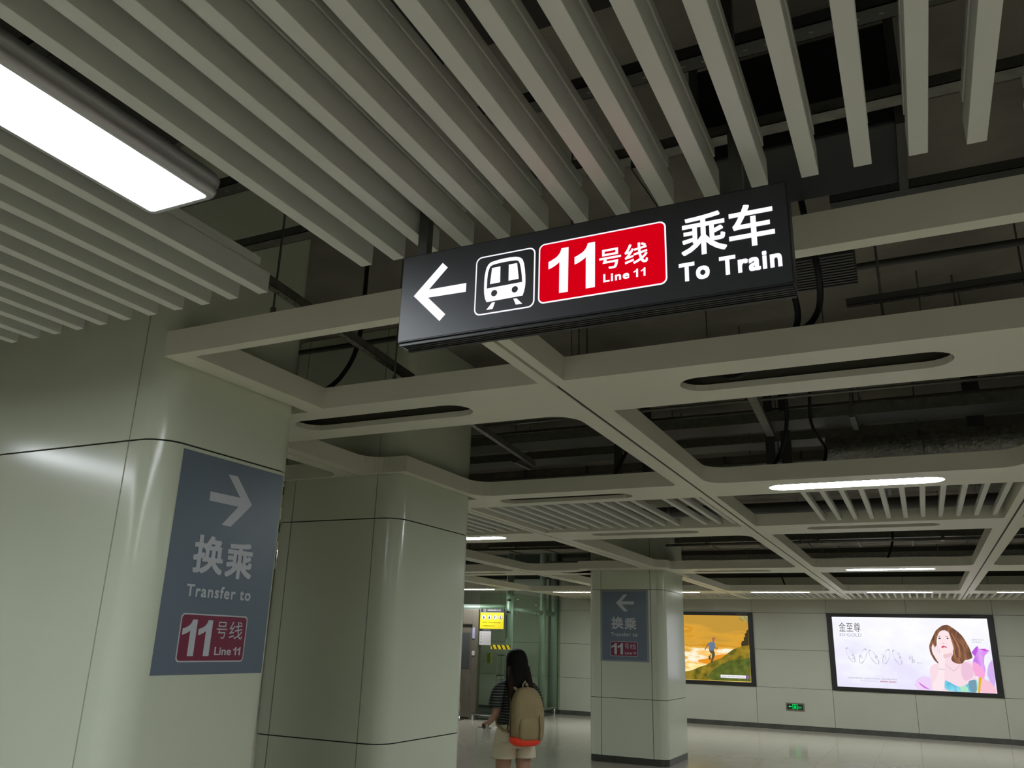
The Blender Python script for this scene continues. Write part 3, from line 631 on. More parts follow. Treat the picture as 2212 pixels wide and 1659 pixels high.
G_('printed_eye', G_EYE1, (70, 60, 62), 8); G_('printed_eye', G_EYE2, (80, 66, 64), 8); G_('printed_brow', G_BROW1, (140, 110, 104), 8); G_('printed_brow', G_BROW2, (140, 110, 104), 8)
G_('printed_nose', G_NOSE, (196, 140, 142), 8); G_('printed_lips', G_LIPS, (218, 92, 136), 8)
G_('printed_arm', G_ARM, (252, 234, 238), 10)
for a_, b_ in zip(G_NECK[:-1], G_NECK[1:]):
    G_('printed_necklace', [a_, b_, (b_[0], b_[1]-0.012), (a_[0], a_[1]-0.012)], (206, 176, 196), 6)
G_('printed_bracelet', [(0.205, 1.40), (0.318, 1.386), (0.318, 1.374), (0.205, 1.386)], (200, 190, 200), 11)
inkm = E('ink', (96, 92, 100)); palm = E('pale_ink', (170, 165, 190)); rose = E('rose_ink', (206, 158, 176))
def PT(b, u0, u1, v0, v1, m, bold=0.0, sp=1.0, d=2): return P(text('lettering', b, u0, u1, v0, v1, 'y', YP-0.0008*d, m, bold=bold, space=sp))
for k_, (c_, w_) in enumerate((((176, 122, 88), 0.016), ((104, 70, 56), 0.014), ((186, 134, 98), 0.012), ((110, 76, 60), 0.016), ((160, 108, 78), 0.014))):
    x0_, x1_ = 0.47+0.025*k_, 0.46+0.05*k_
    G_('printed_strand', [(x0_, 2.20-0.035*k_), (x0_+w_, 2.20-0.035*k_), (x1_+0.10, 1.85), (x1_+0.09, 1.62), (x1_+0.075, 1.62), (x1_+0.08, 1.85)], c_, 9.5)
G_('printed_strand', [(0.30, 2.16), (0.23, 2.05), (0.15, 1.85), (0.13, 1.70), (0.145, 1.70), (0.17, 1.86), (0.25, 2.05)], (150, 108, 84), 6.5)
G_('printed_teeth', [(0.335, 1.815), (0.375, 1.826), (0.415, 1.812), (0.375, 1.806)], (250, 244, 244), 9)
for a_, b_ in (((0.19, 1.86), (0.175, 1.76)), ((0.235, 1.86), (0.225, 1.73)), ((0.265, 1.80), (0.262, 1.70))):
    G_('printed_finger_line', [a_, (a_[0]+0.006, a_[1]), (b_[0]+0.006, b_[1]), b_], (226, 184, 190), 11)
G_('printed_neck_shadow', [(0.33, 1.70), (0.42, 1.695), (0.50, 1.73), (0.50, 1.66), (0.36, 1.60), (0.33, 1.62)], (238, 204, 208), 3)
G_('printed_earring', circ(0.148, 1.57, 0.012, 10), (150, 130, 134), 11)
PT('金至尊', -1.69, -1.245, 2.105, 2.305, inkm, 0, 1.05); PT('3D·GOLD', -1.695, -1.235, 2.008, 2.075, palm)
PT('顾客服务热线  (400)999-9933  (400)889-9929', -1.60, -0.617, 1.118, 1.158, palm)
PT('www.3d-gold.com', -1.345, -1.006, 1.078, 1.10, palm)
PT('品牌形象代言人', 0.895, 1.13, 1.978, 2.012, palm); PT('金至尊珠宝', 0.895, 1.066, 1.932, 1.960, palm)
PT('闪', -0.33, -0.26, 1.55, 1.635, palm, 0.0); PT('醉', -0.29, -0.224, 1.485, 1.565, palm, 0.0); PT('闪醉系列', -0.20, -0.09, 1.485, 1.505, palm)
for x_ in (-0.952, -0.785): G_('button', rrect(x_, x_+0.155, 1.078, 1.10, 0.008), rose, 1)
def ring(cx, cz, rx, rz, tilt, gem):
    ca, sa = math.cos(tilt), math.sin(tilt)
    for k in range(20):
        q = []
        for j, rr in ((k, 1.0), (k+1, 1.0), (k+1, 0.82), (k, 0.82)):
            a_ = 2*math.pi*j/20; ex, ez = rx*rr*math.cos(a_), rz*(rr+0.06 if rr < 1 else 1)*math.sin(a_); q.append((cx+ex*ca-ez*sa, cz+ex*sa+ez*ca))
        G_('printed_ring', q, SIL[(k//2) % 3], 1.2)
    for i in range(12):
        a_ = random.random()*6.28; d_ = random.random()*0.06
        G_('printed_gem', circ(cx+gem*rx+math.cos(a_)*d_*0.8, cz+math.sin(a_)*d_*1.4, 0.011, 7), SIL[i % 3], 2.2)
SIL = [E('silver', (208, 208, 224)), E('silver_light', (226, 226, 238)), E('silver_dark', (176, 176, 194))]
for cx, cz, tl, gm in ((-1.50, 1.615, 0.42, 0.8), (-1.245, 1.60, -0.40, -0.8), (-1.03, 1.585, 0.50, 0.8), (-0.78, 1.60, -0.38, -0.8), (-0.565, 1.593, 0.42, 0.8)):
    ring(cx, cz, 0.062, 0.17, tl, gm)
PT('1104-W1T21', 0.93, 1.16, 2.452, 2.478, E('frame_code', (70, 68, 66)), d=17)
mn = emat('sunset_print', noise_ramp(1.5, [(0.10, (238, 150, 44)), (0.28, (255, 220, 110)), (0.40, (255, 246, 190)), (0.47, (252, 196, 104)), (0.52, (255, 204, 120)), (0.58, (255, 250, 224)), (0.63, (240, 186, 84)), (0.76, (208, 146, 40)), (0.86, (222, 164, 58)), (1.0, (196, 150, 60))], (0.7, 1, 2.6), 0.60, -0.83))
t, P = poster_frame('lit_poster', -6.845, -3.565, 0.873, 2.50, (-6.73, -3.675, 0.950, 2.422), 'orange lit sunset poster of a runner on a grassy hill', mn)
def N_(name, pts, c, d):
    pts = [(min(max(x, -6.72), -3.678), min(max(z, 0.955), 2.418)) for x, z in pts]
    return P(flat(name, pts, 'y', YP-0.0008*d, E(name, c) if isinstance(c, tuple) else c))
N_('pale_sky_corner', [(-3.93, 2.418), (-3.678, 2.418), (-3.678, 2.26), (-3.76, 2.33)], (164, 160, 104), 1); N_('far_island', N_ISLE1, (236, 150, 42), 2)
grass = emat('print_grass', noise_ramp(7, [(0.3, (84, 84, 32)), (0.5, (134, 118, 38)), (0.7, (164, 134, 44))]))
grass2 = emat('print_grass_dark', noise_ramp(7, [(0.3, (70, 84, 34)), (0.6, (98, 108, 46)), (0.8, (130, 132, 60))]))
N_('grass_hill', N_HILL, grass, 3); N_('grass_hill', N_HILL2, grass2, 4); N_('bush', N_BUSH, (64, 58, 36), 5)
N_('runner_arm', N_ARMS, (140, 104, 84), 5); N_('runner_arm', N_ARMS2, (120, 92, 80), 5); N_('runner_shirt', N_SHIRT, (104, 124, 150), 6); N_('runner_head', N_HEAD, (176, 104, 84), 6)
N_('runner_leg', N_LEGS, (92, 84, 58), 5); N_('runner_leg', N_LEG2, (84, 78, 60), 5)
N_('address_bar', N_BAR, (250, 248, 255), 5); N_('search_box', N_BAR2, (150, 100, 170), 5)
for i in range(len(N_TWIG)//2):
    p_, q_ = N_TWIG[2*i], N_TWIG[2*i+1]; N_('twig', [p_, q_, (q_[0]+0.008, q_[1]+0.008), (p_[0]+0.008, p_[1]+0.008)], (96, 84, 52), 5)
bx = [p_[0] for p_ in N_BAR]; bz = [p_[1] for p_ in N_BAR]
P(text('lettering', 'www.szmetroad.com', min(bx)+0.02, max(bx)-0.02, min(bz)+0.016, max(bz)-0.012, 'y', YP-0.0048, E('bar_ink', (120, 116, 140))))
P(text('lettering', '1104-W1T23', -3.93, -3.69, 2.449, 2.475, 'y', YP-0.0136, E('frame_code2', (96, 92, 84))))
# ------------------------------------------------------------------ exit sign low on the wall
ex = empty('exit_sign', (-2.752, YW, 0.39), label='small green lit emergency exit sign low on the far wall', cat='sign')
def EP(o): o.parent = ex; o.matrix_parent_inverse = Matrix.Translation(Vector(ex.location)).inverted(); return o
EP(MB().box(-2.948, -2.552, YW-0.012, YW-0.0005, 0.392, 0.561).build('steel_frame', M['steel'], bevel=0.003))
EP(MB().box(-2.922, -2.582, YW-0.0145, YW-0.0125, 0.421, 0.534).build('face', M['black']))
def EF(n, p, m, d=1): return EP(flat(n, p, 'y', YW-0.0145-d*0.0006, m))
EF('arrow', [(-2.892, 0.481), (-2.862, 0.503), (-2.862, 0.489), (-2.818, 0.489), (-2.818, 0.473), (-2.862, 0.473), (-2.862, 0.459)], M['green'])
EF('door_border', [(-2.806, 0.423), (-2.698, 0.423), (-2.698, 0.534), (-2.806, 0.534)], M['green'])
EF('door_ground', [(-2.795, 0.423), (-2.709, 0.423), (-2.709, 0.524), (-2.795, 0.524)], M['green2'], 2)
EF('runner_head', circ(-2.757, 0.512, 0.008, 10), M['green'], 3)
EF('runner', [(-2.775, 0.49), (-2.757, 0.501), (-2.738, 0.495), (-2.722, 0.478), (-2.74, 0.480), (-2.745, 0.468), (-2.722, 0.452), (-2.728, 0.443), (-2.755, 0.457), (-2.772, 0.428), (-2.782, 0.432), (-2.765, 0.468), (-2.768, 0.482)], M['green'], 3)
EP(text('lettering', '出口', -2.688, -2.615, 0.462, 0.494, 'y', YW-0.0153, M['green'])); EP(text('lettering', 'EXIT', -2.688, -2.615, 0.443, 0.458, 'y', YW-0.0153, M['green']))
# ------------------------------------------------------------------ glass lift
YE, XE = 17.5, -8.42
lf = empty('glass_lift', (XE, YE, 0), label='glass-walled lift enclosure with steel door frame behind the walking woman', cat='elevator')
def LP(o): o.parent = lf; o.matrix_parent_inverse = Matrix.Translation(Vector(lf.location)).inverted(); return o
GH = 2.76
gx = -9.25
LP(MB().box(gx, XE, YE, YE+0.012, 0.02, GH).build('glass_pane', M['glass']))
for a_, b_ in ((YE+0.02, 18.92), (18.94, 20.40)): LP(MB().box(XE-0.012, XE, a_, b_, 0.02, GH).build('glass_pane', M['glass']))
LP(MB().box(-11.55, XE-0.015, YE+0.1, 20.41, 0.0, 0.03).build('floor_sill', M['darkmetal']))
shaft = mat('pale_green_steel', (150, 162, 148), 0.4, metal=0.2)
for x_, y_ in ((-8.57, 17.70), (-8.55, 19.55), (-8.55, 20.3)): LP(MB().tube([(x_, y_, 0.03), (x_, y_, ZS)], 0.085, 18).build('steel_column', shaft, smooth=True))
LP(MB().tube([(-11.5, 17.74, 2.44), (-8.62, 17.74, 2.44)], 0.065, 14).build('cross_tube', shaft, smooth=True))
LP(MB().tube([(-8.55, 17.8, 2.40), (-8.55, 20.3, 2.40)], 0.055, 14).build('cross_tube', shaft, smooth=True))
for y_ in (18.86, 19.02): 
    for z_ in (2.34, 2.56): LP(MB().tube([(XE-0.02, y_, z_), (XE+0.012, y_, z_)], 0.022, 10).build('glass_clamp', M['chrome']))
for x_, z_ in ((-8.52, 2.6), (-8.53, 2.33)):
    LP(MB().tube([(x_, YE-0.012, z_), (x_, YE+0.1, z_)], 0.03, 10).build('glass_clamp', M['chrome']))
for z_ in (2.6, 2.33): LP(MB().tube([(XE+0.012, 17.85, z_), (XE-0.05, 17.85, z_)], 0.026, 10).build('glass_clamp', M['chrome']))
LP(MB().tube([(-8.68, 17.62, 2.45), (-8.53, YE+0.04, 2.33)], 0.016, 8).build('clamp_arm', M['chrome']))
LP(MB().box(gx-0.15, gx-0.003, YE-0.05, YE+0.12, 0, 2.38).build('door_jamb', M['steel'], bevel=0.004))
LP(MB().box(-11.5, gx-0.152, YE-0.03, YE+0.1, 2.05, 2.38).build('door_header', M['steel'], bevel=0.004))
dl = LP(MB().box(-10.6, gx-0.16, YE+0.02, YE+0.06, 0.03, 2.04).build('door', M['steel'], bevel=0.003))
o = MB().box(-10.4, gx-0.24, YE+0.012, YE+0.0185, 1.08, 1.86).build('door_window', M['darkmetal'], dl)
o.matrix_parent_inverse = Matrix.Translation(Vector(lf.location))  if False else Matrix.Identity(4)
LP(MB().box(-9.46+0.07, -9.35+0.03, YE-0.062, YE-0.051, 1.73, 1.97).build('call_panel', M['lilac'], bevel=0.006))
LP(MB().box(-9.385, -9.315, YE-0.062, YE-0.051, 1.36, 1.46).build('call_button', M['paper'], bevel=0.004))
# inside: rear wall panels, rails and the car frame
LP(MB().box(-8.74, -8.47, 20.36, 20.40, 0.03, ZS).build('shaded_gap_sheet', M['darkmetal']))  # dark sheet standing in for the shaded gap at the wall end
for x_, z0_, z1_ in ((-9.12, 0.7, 1.42), (-8.86, 0.9, 1.40), (-8.98, 0.4, 1.35), (-8.75, 0.5, 1.1)): LP(MB().tube([(x_, 18.2, z0_), (x_, 18.2, z1_)], 0.013, 8).build('guide_rail', M['chrome']))
LP(MB().tube([(-9.12, 18.2, 1.38), (-8.72, 18.2, 1.38)], 0.012, 8).build('guide_rail', M['chrome']))
LP(MB().tube([(-9.12, 18.2, 0.92), (-8.72, 18.2, 0.95)], 0.012, 8).build('guide_rail', M['chrome']))
LP(MB().tube([(-9.25, 18.4, 0.35), (-9.0, 18.5, 0.75), (-8.88, 18.6, 1.15)], 0.035, 8).build('handrail', M['rubber'], smooth=True))
LP(MB().box(-9.22, -8.75, 18.3, 19.2, 0.30, 0.42).build('machine_base', M['darkmetal'])); LP(MB().box(-9.2, -8.9, 18.5, 19.0, 0.42, 0.85).build('machine_cabinet', shaft, bevel=0.01))
LP(MB().box(-9.31+0.04, -9.21+0.03, 18.0, 18.04, 1.2, 1.42).build('hi_vis_tag', mat('dull_yellow', (150, 150, 40), 0.7)))
LP(MB().box(-10.8, -8.9, 18.2, 18.9, 3.30, 3.34).build('added_lift_fill', emit('added_lift_fill_glow', (225, 240, 228), 3.5)))  # unseen glowing box added above the header to brighten the lift shaft
# notices on the lift front
def notice(name, x0, x1, z0, z1, label, cat, build):
    t = empty(name, ((x0+x1)/2, YE-0.001, z0), label=label, cat=cat); inv = Matrix.Translation(Vector(t.location)).inverted()
    def Q(o): o.parent = t; o.matrix_parent_inverse = inv; return o
    build(Q, lambda n, p, m, d=0: Q(flat(n, p, 'y', YE-0.0025-d*0.001, m))); return t
def b1(Q, F):
    Q(MB().box(-9.23, -8.62, YE-0.002, YE-0.0005, 1.955, 2.40).build('backing', M['paper']))
    F('yellow_field', [(-9.23, 1.955), (-8.62, 1.955), (-8.62, 2.312), (-9.23, 2.312)], M['yellow'])
    F('black_header', [(-9.22, 2.318), (-8.62, 2.318), (-8.62, 2.405), (-9.22, 2.405)], M['ink'])
    for i in range(4):
        cx = -9.135+i*0.143; F('pictogram_disc', circ(cx, 2.21, 0.056), M['ink'], 0.3); F('pictogram_disc', circ(cx, 2.21, 0.052), M['paper'], 0.6)
        F('pictogram', circ(cx, 2.238, 0.010, 10), M['ink'], 1)
        F('pictogram', [[(cx-0.012, 2.228), (cx+0.008, 2.228), (cx+0.022, 2.178), (cx-0.022, 2.178)], [(cx-0.015, 2.225), (cx+0.005, 2.225), (cx+0.02, 2.185), (cx+0.005, 2.18), (cx-0.02, 2.175)], [(cx-0.01, 2.226), (cx+0.012, 2.226), (cx, 2.2), (cx-0.012, 2.175), (cx-0.02, 2.178)], [(cx-0.008, 2.226), (cx+0.004, 2.226), (cx+0.008, 2.2), (cx+0.026, 2.178), (cx-0.012, 2.182)]][i], M['ink'], 1)
    Q(text('lettering', '无障碍电梯乘坐须知', -9.05, -8.70, 2.345, 2.385, 'y', YE-0.0036, M['paper'])); Q(text('lettering', '▥', -9.15, -9.09, 2.335, 2.39, 'y', YE-0.0036, M['paper']))
    Q(text('lettering', '· 请照顾老人小孩行动不便者优先乘坐', -9.19, -8.70, 2.08, 2.11, 'y', YE-0.0036, M['brown'])); Q(text('lettering', '· 请勿倚靠或用力扒门', -9.19, -8.84, 2.005, 2.035, 'y', YE-0.0036, M['brown']))
notice('warning_notice', -9.23, -8.62, 1.955, 2.40, 'yellow notice with four round pictograms on the lift glass', 'notice', b1)
def b2(Q, F):
    Q(MB().box(-9.235, -8.935, YE-0.002, YE-0.0005, 1.595, 1.90).build('sheet', M['paper']))
    F('header', [(-9.23, 1.905), (-8.94, 1.905), (-8.94, 1.945), (-9.23, 1.945)], M['ink'])
    Q(text('lettering', '电梯使用须知', -9.15, -8.96, 1.915, 1.937, 'y', YE-0.0036, M['paper']))
    for i in range(6): Q(text('lettering', '请勿超载请勿倚靠', -9.13, -8.96, 1.85-i*0.042, 1.862-i*0.042, 'y', YE-0.0036, M['greyink']))
    for i in range(4): F('pictogram', circ(-9.185, 1.855-i*0.066, 0.013, 12), M['ink'] if i == 3 else M['greyink'], 1)
notice('instruction_notice', -9.235, -8.935, 1.595, 1.945, 'white paper notice hanging below the yellow one', 'notice', b2)
def b3(Q, F):
    Q(MB().box(-8.93, -8.43, YE-0.002, YE-0.0005, 1.515, 1.605).build('tape', M['yellow']))
    for i in range(5):
        a_ = -8.935+i*0.115; F('stripe', [(max(a_+0.0, -8.93), 1.605), (a_+0.045, 1.605), (min(a_+0.095, -8.43), 1.515), (min(a_+0.05, -8.43), 1.515)], M['brown'])
notice('hazard_tape', -8.93, -8.43, 1.515, 1.605, 'yellow and brown diagonal striped tape on the lift glass', 'tape', b3)
# barrier post and low rails
st = empty('barrier_post', (-9.53, 17.25, 0), label='leaning slim chrome barrier post beside the second pillar', cat='post')
MB().tube([(0, 0, 0), (0, 0, 0.015), (0, 0, 0.03)], [0.15, 0.145, 0.03], 24).build('base', M['chrome'], st)
MB().tube([(0, 0, 0.03), (-0.06, 0, 0.93)], 0.022, 12).build('pole', M['chrome'], st, smooth=True)
def low_rail(p0, p1, z, label):
    t = empty('guard_rail', p0, label=label, cat='railing'); d = Vector(p1)-Vector(p0)
    MB().tube([(0, 0, z), tuple(d+Vector((0, 0, z)))], 0.025, 10).build('rail', M['chrome'], t, smooth=True)
    for f in (0.03, 0.97): MB().tube([tuple(d*f), tuple(d*f+Vector((0, 0, z-0.0)))], 0.02, 10).build('post', M['chrome'], t, smooth=True)
low_rail((-8.2, 17.7, 0), (-8.2, 19.6, 0), 0.2, 'low chrome guard rail along the right side of the lift')
low_rail((-9.25, 17.28, 0), (-8.2, 17.28, 0), 0.13, 'low chrome guard rail in front of the lift')
# ------------------------------------------------------------------ services above the ceiling
def tray(x0, x1, y, z, label, w=0.3):
    t = empty('cable_tray', ((x0+x1)/2, y, z), label=label, cat='cable tray'); h = (x1-x0)/2
    MB().box(-h, h, -w/2, w/2, 0, 0.004).build('bed', M['darkmetal'], t)
    for s_ in (-1, 1): MB().box(-h, h, s_*w/2-0.003, s_*w/2+0.003, 0, 0.08).build('side_rail', M['galv'], t)
    x = -h+0.6
    while x < h:
        for s_ in (-1, 1): MB().tube([(x, s_*(w/2+0.03), -0.02), (x, s_*(w/2+0.03), ZS-z)], 0.005, 6).build('hanger_rod', M['galv'], t)
        MB().box(x-0.02, x+0.02, -w/2-0.05, w/2+0.05, -0.03, -0.001).build('support_bar', M['galv'], t); x += 1.7
tray(-6, 4, 6.45, 3.32, 'perforated cable tray above the large dark opening by the second pillar')
tray(-6, 4, 7.85, 3.50, 'cable tray above the first slatted ceiling panel')
tray(-7, 4, 13.6, 3.30, 'cable tray above the openings near the far pillar')
tray(-7, 4, 17.2, 3.40, 'cable tray close to the far wall')
def pipe(p0, p1, r, m, label):
    t = empty('pipe', p0, label=label, cat='pipe'); d = Vector(p1)-Vector(p0)
    MB().tube([(0, 0, 0), tuple(d)], r, 16).build('pipe_run', m, t, smooth=True)
    for f in (0.15, 0.5, 0.85):
        c = d*f; MB().tube([tuple(c+Vector((0, 0, r))), tuple(c+Vector((0, 0, ZS-p0[2])))], 0.006, 6).build('hanger_rod', M['galv'], t)
        MB().tube([tuple(c-d.normalized()*0.015), tuple(c+d.normalized()*0.015)], r+0.006, 16).build('clamp', M['galv'], t)
    return t
pipe((-6, 7.52, 3.26), (4, 7.52, 3.26), 0.022, M['galv'], 'thin steel pipe just behind the lit strip lamp beam')
pipe((-0.55, 6.95, 3.22), (4, 6.95, 3.22), 0.10, M['foil'], 'thick foil-wrapped pipe above the large opening at right')
pipe((-6, 5.85, 3.55), (4, 5.85, 3.55), 0.03, M['galv'], 'dark pipe high above the large opening')
pipe((-7, 12.9, 3.2), (4, 12.9, 3.2), 0.02, M['galv'], 'thin pipe above the middle ceiling beam')
pipe((-10, 11.2, 3.45), (4, 11.2, 3.45), 0.07, M['darkmetal'], 'dark pipe beyond the second slatted row')
pipe((-6, 6.02, 3.42), (4, 6.02, 3.42), 0.012, M['galv'], 'very thin conduit pipe at the front of the large opening')
pipe((-6, 7.05, 3.62), (4, 7.05, 3.62), 0.018, M['galv'], 'thin pipe above the foil-wrapped pipe')
pipe((-6, 4.55, 3.70), (4, 4.55, 3.70), 0.02, M['darkmetal'], 'thin dark pipe close to the concrete slab above the slotted beams')
pipe((-3.2, 5.45, 3.55), (4, 5.45, 3.55), 0.015, M['galv'], 'thin pale pipe in the middle of the large opening')
pipe((-7, 9.0, 3.25), (4, 9.0, 3.25), 0.018, M['galv'], 'thin pipe over the beam beyond the first slatted panels')
pipe((-7, 16.2, 3.3), (4, 16.2, 3.3), 0.02, M['galv'], 'thin pipe above the last large openings')
def duct(x0, x1, y0, y1, z0, z1, label, m='darkconc'):
    t = empty('air_duct', ((x0+x1)/2, (y0+y1)/2, z0), label=label, cat='duct'); a, b, c = (x1-x0)/2, (y1-y0)/2, z1-z0
    MB().box(-a, a, -b, b, 0, c).build('duct_body', M[m], t, bevel=0.01)
    n = max(1, int(a*2/0.8))
    for i in range(n+1):
        x = -a+i*2*a/n; MB().box(x-0.015, x+0.015, -b-0.02, b+0.02, -0.02, c+0.0).build('flange', M['darkmetal'], t)
duct(-0.55, 0.11, 2.58, 2.98, 3.3, 3.7, 'dark air duct over the gap behind the hanging sign', 'signbody')
duct(-6, 4, 9.3, 9.9, 3.35, 3.75, 'dark air duct above the opening beyond the first slats')
duct(-8, 4, 14.6, 15.3, 3.4, 3.8, 'dark air duct near the far pillar')
def channel(p0, p1, w, h, label, m='galv', holes=True):
    t = empty('steel_channel', p0, label=label, cat='rail'); d = Vector(p1)-Vector(p0); L = d.length; t.rotation_euler = d.to_track_quat('X', 'Z').to_euler()
    MB().box(0, L, -w/2, w/2, 0, 0.003).box(0, L, -w/2, -w/2+0.003, 0, h).box(0, L, w/2-0.003, w/2, 0, h).build('profile', M[m], t)
    if holes:
        b = MB(); x = 0.03
        while x < L-0.02: b.box(x, x+0.012, -0.004, 0.004, -0.0012, -0.0004); x += 0.06
        o = b.build('slot_holes', M['galv'] if m == 'darkmetal' else M['black'], t); o['kind'] = 'stuff'
    return t
channel((-3.2, 2.04, 3.3), (1.6, 2.04, 3.3), 0.06, 0.04, 'dark punched channel crossing above the right slats', 'darkmetal')
channel((-3.2, 2.46, 3.3), (1.6, 2.46, 3.3), 0.06, 0.04, 'plain steel channel above the ends of the right slats', 'galv', False)
channel((-3.2, 1.2, 3.3), (1.6, 1.2, 3.3), 0.06, 0.04, 'dark steel channel above the middle of the right slats', 'darkmetal', False)
channel((-0.15, 3.10, 3.32), (3.0, 3.10, 3.32), 0.06, 0.04, 'steel channel above the narrow beam right of the sign', 'darkmetal', False)
channel((-0.14, 3.37, 3.0), (2.0, 3.3, 3.0), 0.03, 0.03, 'dark punched angle bar above the slotted beam right of the sign', 'darkmetal')
channel((-2.23, 2.21, 3.0), (-2.38, 3.60, 3.0), 0.035, 0.04, 'pale steel rail sloping behind the nearest pillar', 'galv')
channel((-2.42, 3.75, 3.0), (-2.66, 5.85, 3.0), 0.035, 0.04, 'pale steel rail reaching the second pillar opening', 'galv')
channel((-0.80, 4.9, 3.15), (-0.93, 6.6, 3.28), 0.06, 0.03, 'pale steel bracket strip in the large opening at right', 'galv', False)
channel((-0.62, 2.05, 3.0), (-0.60, 2.55, 3.0), 0.03, 0.03, 'stained pale bracket end above the right half of the sign', 'galv', False)
def hang(x, y, z, label):
    t = empty('hanger_rod', (x, y, z), label=label, cat='rod')
    MB().tube([(0, 0, 0), (0, 0, ZS-z)], 0.005, 6).build('rod', M['galv'], t); MB().tube([(0, 0, 0.0), (0, 0, 0.02)], 0.012, 6).build('nut', M['galv'], t)
hang(-2.27, 2.375, 2.92, 'thin threaded rod above the beam at the nearest pillar')
hang(-2.3, 3.32, 2.92, 'thin threaded rod above the slotted beam left of the sign')
hang(-0.01, 3.36, 2.92, 'thin threaded rod above the slotted beam right of the sign')
hang(-1.47, 3.9, 2.92, 'thin threaded rod at the ceiling joint behind the sign')
hang(0.66, 4.6, 3.0, 'thin threaded rod at the right edge of the large opening')
for i, (x, y) in enumerate(((-1.1, 5.2), (-0.35, 5.0), (0.2, 5.3), (-2.0, 5.0), (-2.5, 5.3), (0.45, 5.75), (-1.25, 3.12))):
    hang(x, y, 3.3 + 0.05*(i % 3), ['long rod at the left of the large opening', 'rod near the middle of the large opening', 'rod right of the middle of the large opening', 'rod right of centre in the opening beside the second pillar', 'rod nearest the second pillar in its opening', 'rod near the far right corner of the large opening', 'rod above the opening behind the middle of the sign'][i])
def conduit(pts, r, label):
    P = [Vector(p) for p in pts]; Q = []
    for i in range(len(P)-1):
        p0, p1, p2, p3 = P[max(i-1, 0)], P[i], P[i+1], P[min(i+2, len(P)-1)]
        for k in range(8):
            u = k/8; Q.append(0.5*((2*p1)+(-p0+p2)*u+(2*p0-5*p1+4*p2-p3)*u*u+(-p0+3*p1-3*p2+p3)*u**3))
    Q.append(P[-1]); o = MB().tube([tuple(q) for q in Q], r, 10).build('flexible_conduit', M['rubber'], smooth=True)
    return tag(o, label, 'cable')
conduit([(-0.28, 3.1, 3.9), (-0.26, 3.13, 3.4), (-0.22, 3.15, 3.05), (-0.27, 3.42, 2.99), (-0.40, 3.50, 2.94)], 0.013, 'black flexible conduit curving down onto the slotted beam')
conduit([(-0.74, 3.665, 2.87), (-0.66, 3.63, 2.835), (-0.58, 3.57, 2.84), (-0.50, 3.50, 2.88)], 0.011, 'short black cable loop showing inside the slot right of the hanging sign')
conduit([(-0.36, 3.2, 3.9), (-0.34, 3.18, 3.2), (-0.33, 3.36, 3.0), (-0.36, 3.42, 2.94)], 0.013, 'black flexible conduit hanging beside the right end of the sign')
conduit([(-0.80, 6.12, 3.9), (-0.74, 6.15, 3.35), (-0.86, 6.5, 3.1), (-0.95, 6.3, 2.93)], 0.015, 'black cable looping in the middle of the large opening')
conduit([(-0.50, 6.12, 3.9), (-0.58, 6.15, 3.3), (-0.52, 6.5, 3.12), (-0.55, 6.3, 2.93)], 0.012, 'second black cable right of the first in the large opening')
conduit([(-1.9, 6.1, 3.9), (-1.95, 6.2, 3.3), (-2.1, 6.3, 3.05), (-2.15, 6.25, 2.94)], 0.014, 'black cable in the opening right of the second pillar')
conduit([(-0.3, 13.3, 3.9), (-0.25, 13.2, 3.3), (-0.35, 13.1, 2.95), (-0.35, 13.0, 2.93)], 0.016, 'black cable above the far opening over the jewellery poster')
conduit([(-2.6, 18.1, 3.9), (-2.55, 18.0, 3.3), (-2.45, 17.95, 2.94)], 0.016, 'short black cable above the far strip lamp')
conduit([(-2.75, 3.6, 3.9), (-2.72, 3.55, 3.3), (-2.78, 3.5, 3.05), (-2.95, 3.5, 2.95)], 0.013, 'black cable behind the nearest pillar')
for i, (x, y, z0, ww) in enumerate(((-0.98, 6.9, 3.05, 0.07), (-0.86, 6.95, 3.05, 0.08), (0.55, 7.25, 3.3, 0.12), (-2.3, 6.9, 3.05, 0.07), (-2.05, 6.95, 3.05, 0.08))):
    t = empty('support_post', (x, y, z0), label=['slim dark drop post left in the large opening', 'second dark drop post left in the large opening', 'dark drop post at the right of the large opening', 'slim dark drop post in the pillar-side opening', 'second dark drop post in the pillar-side opening'][i], cat='post')
    MB().box(-ww/2, ww/2, -0.02, 0.02, 0, ZS-z0).build('post_body', M['darkmetal'], t)
    MB().box(-ww/2-0.01, ww/2+0.01, -0.04, 0.04, -0.01, 0).build('foot_plate', M['darkmetal'], t)
gr = empty('vent_grille', (-0.2, 3.7, 3.30), label='dark ribbed vent grille above the beam right of the sign', cat='grille')
MB().box(-0.22, 0.1, -0.2, 0.16, 0.03, 0.2).build('grille_box', M['darkmetal'], gr)
for i in range(12): MB().box(-0.22, 0.1, -0.195+i*0.03, -0.18+i*0.03, 0.0, 0.03).build('louvre', M['darkmetal'], gr)
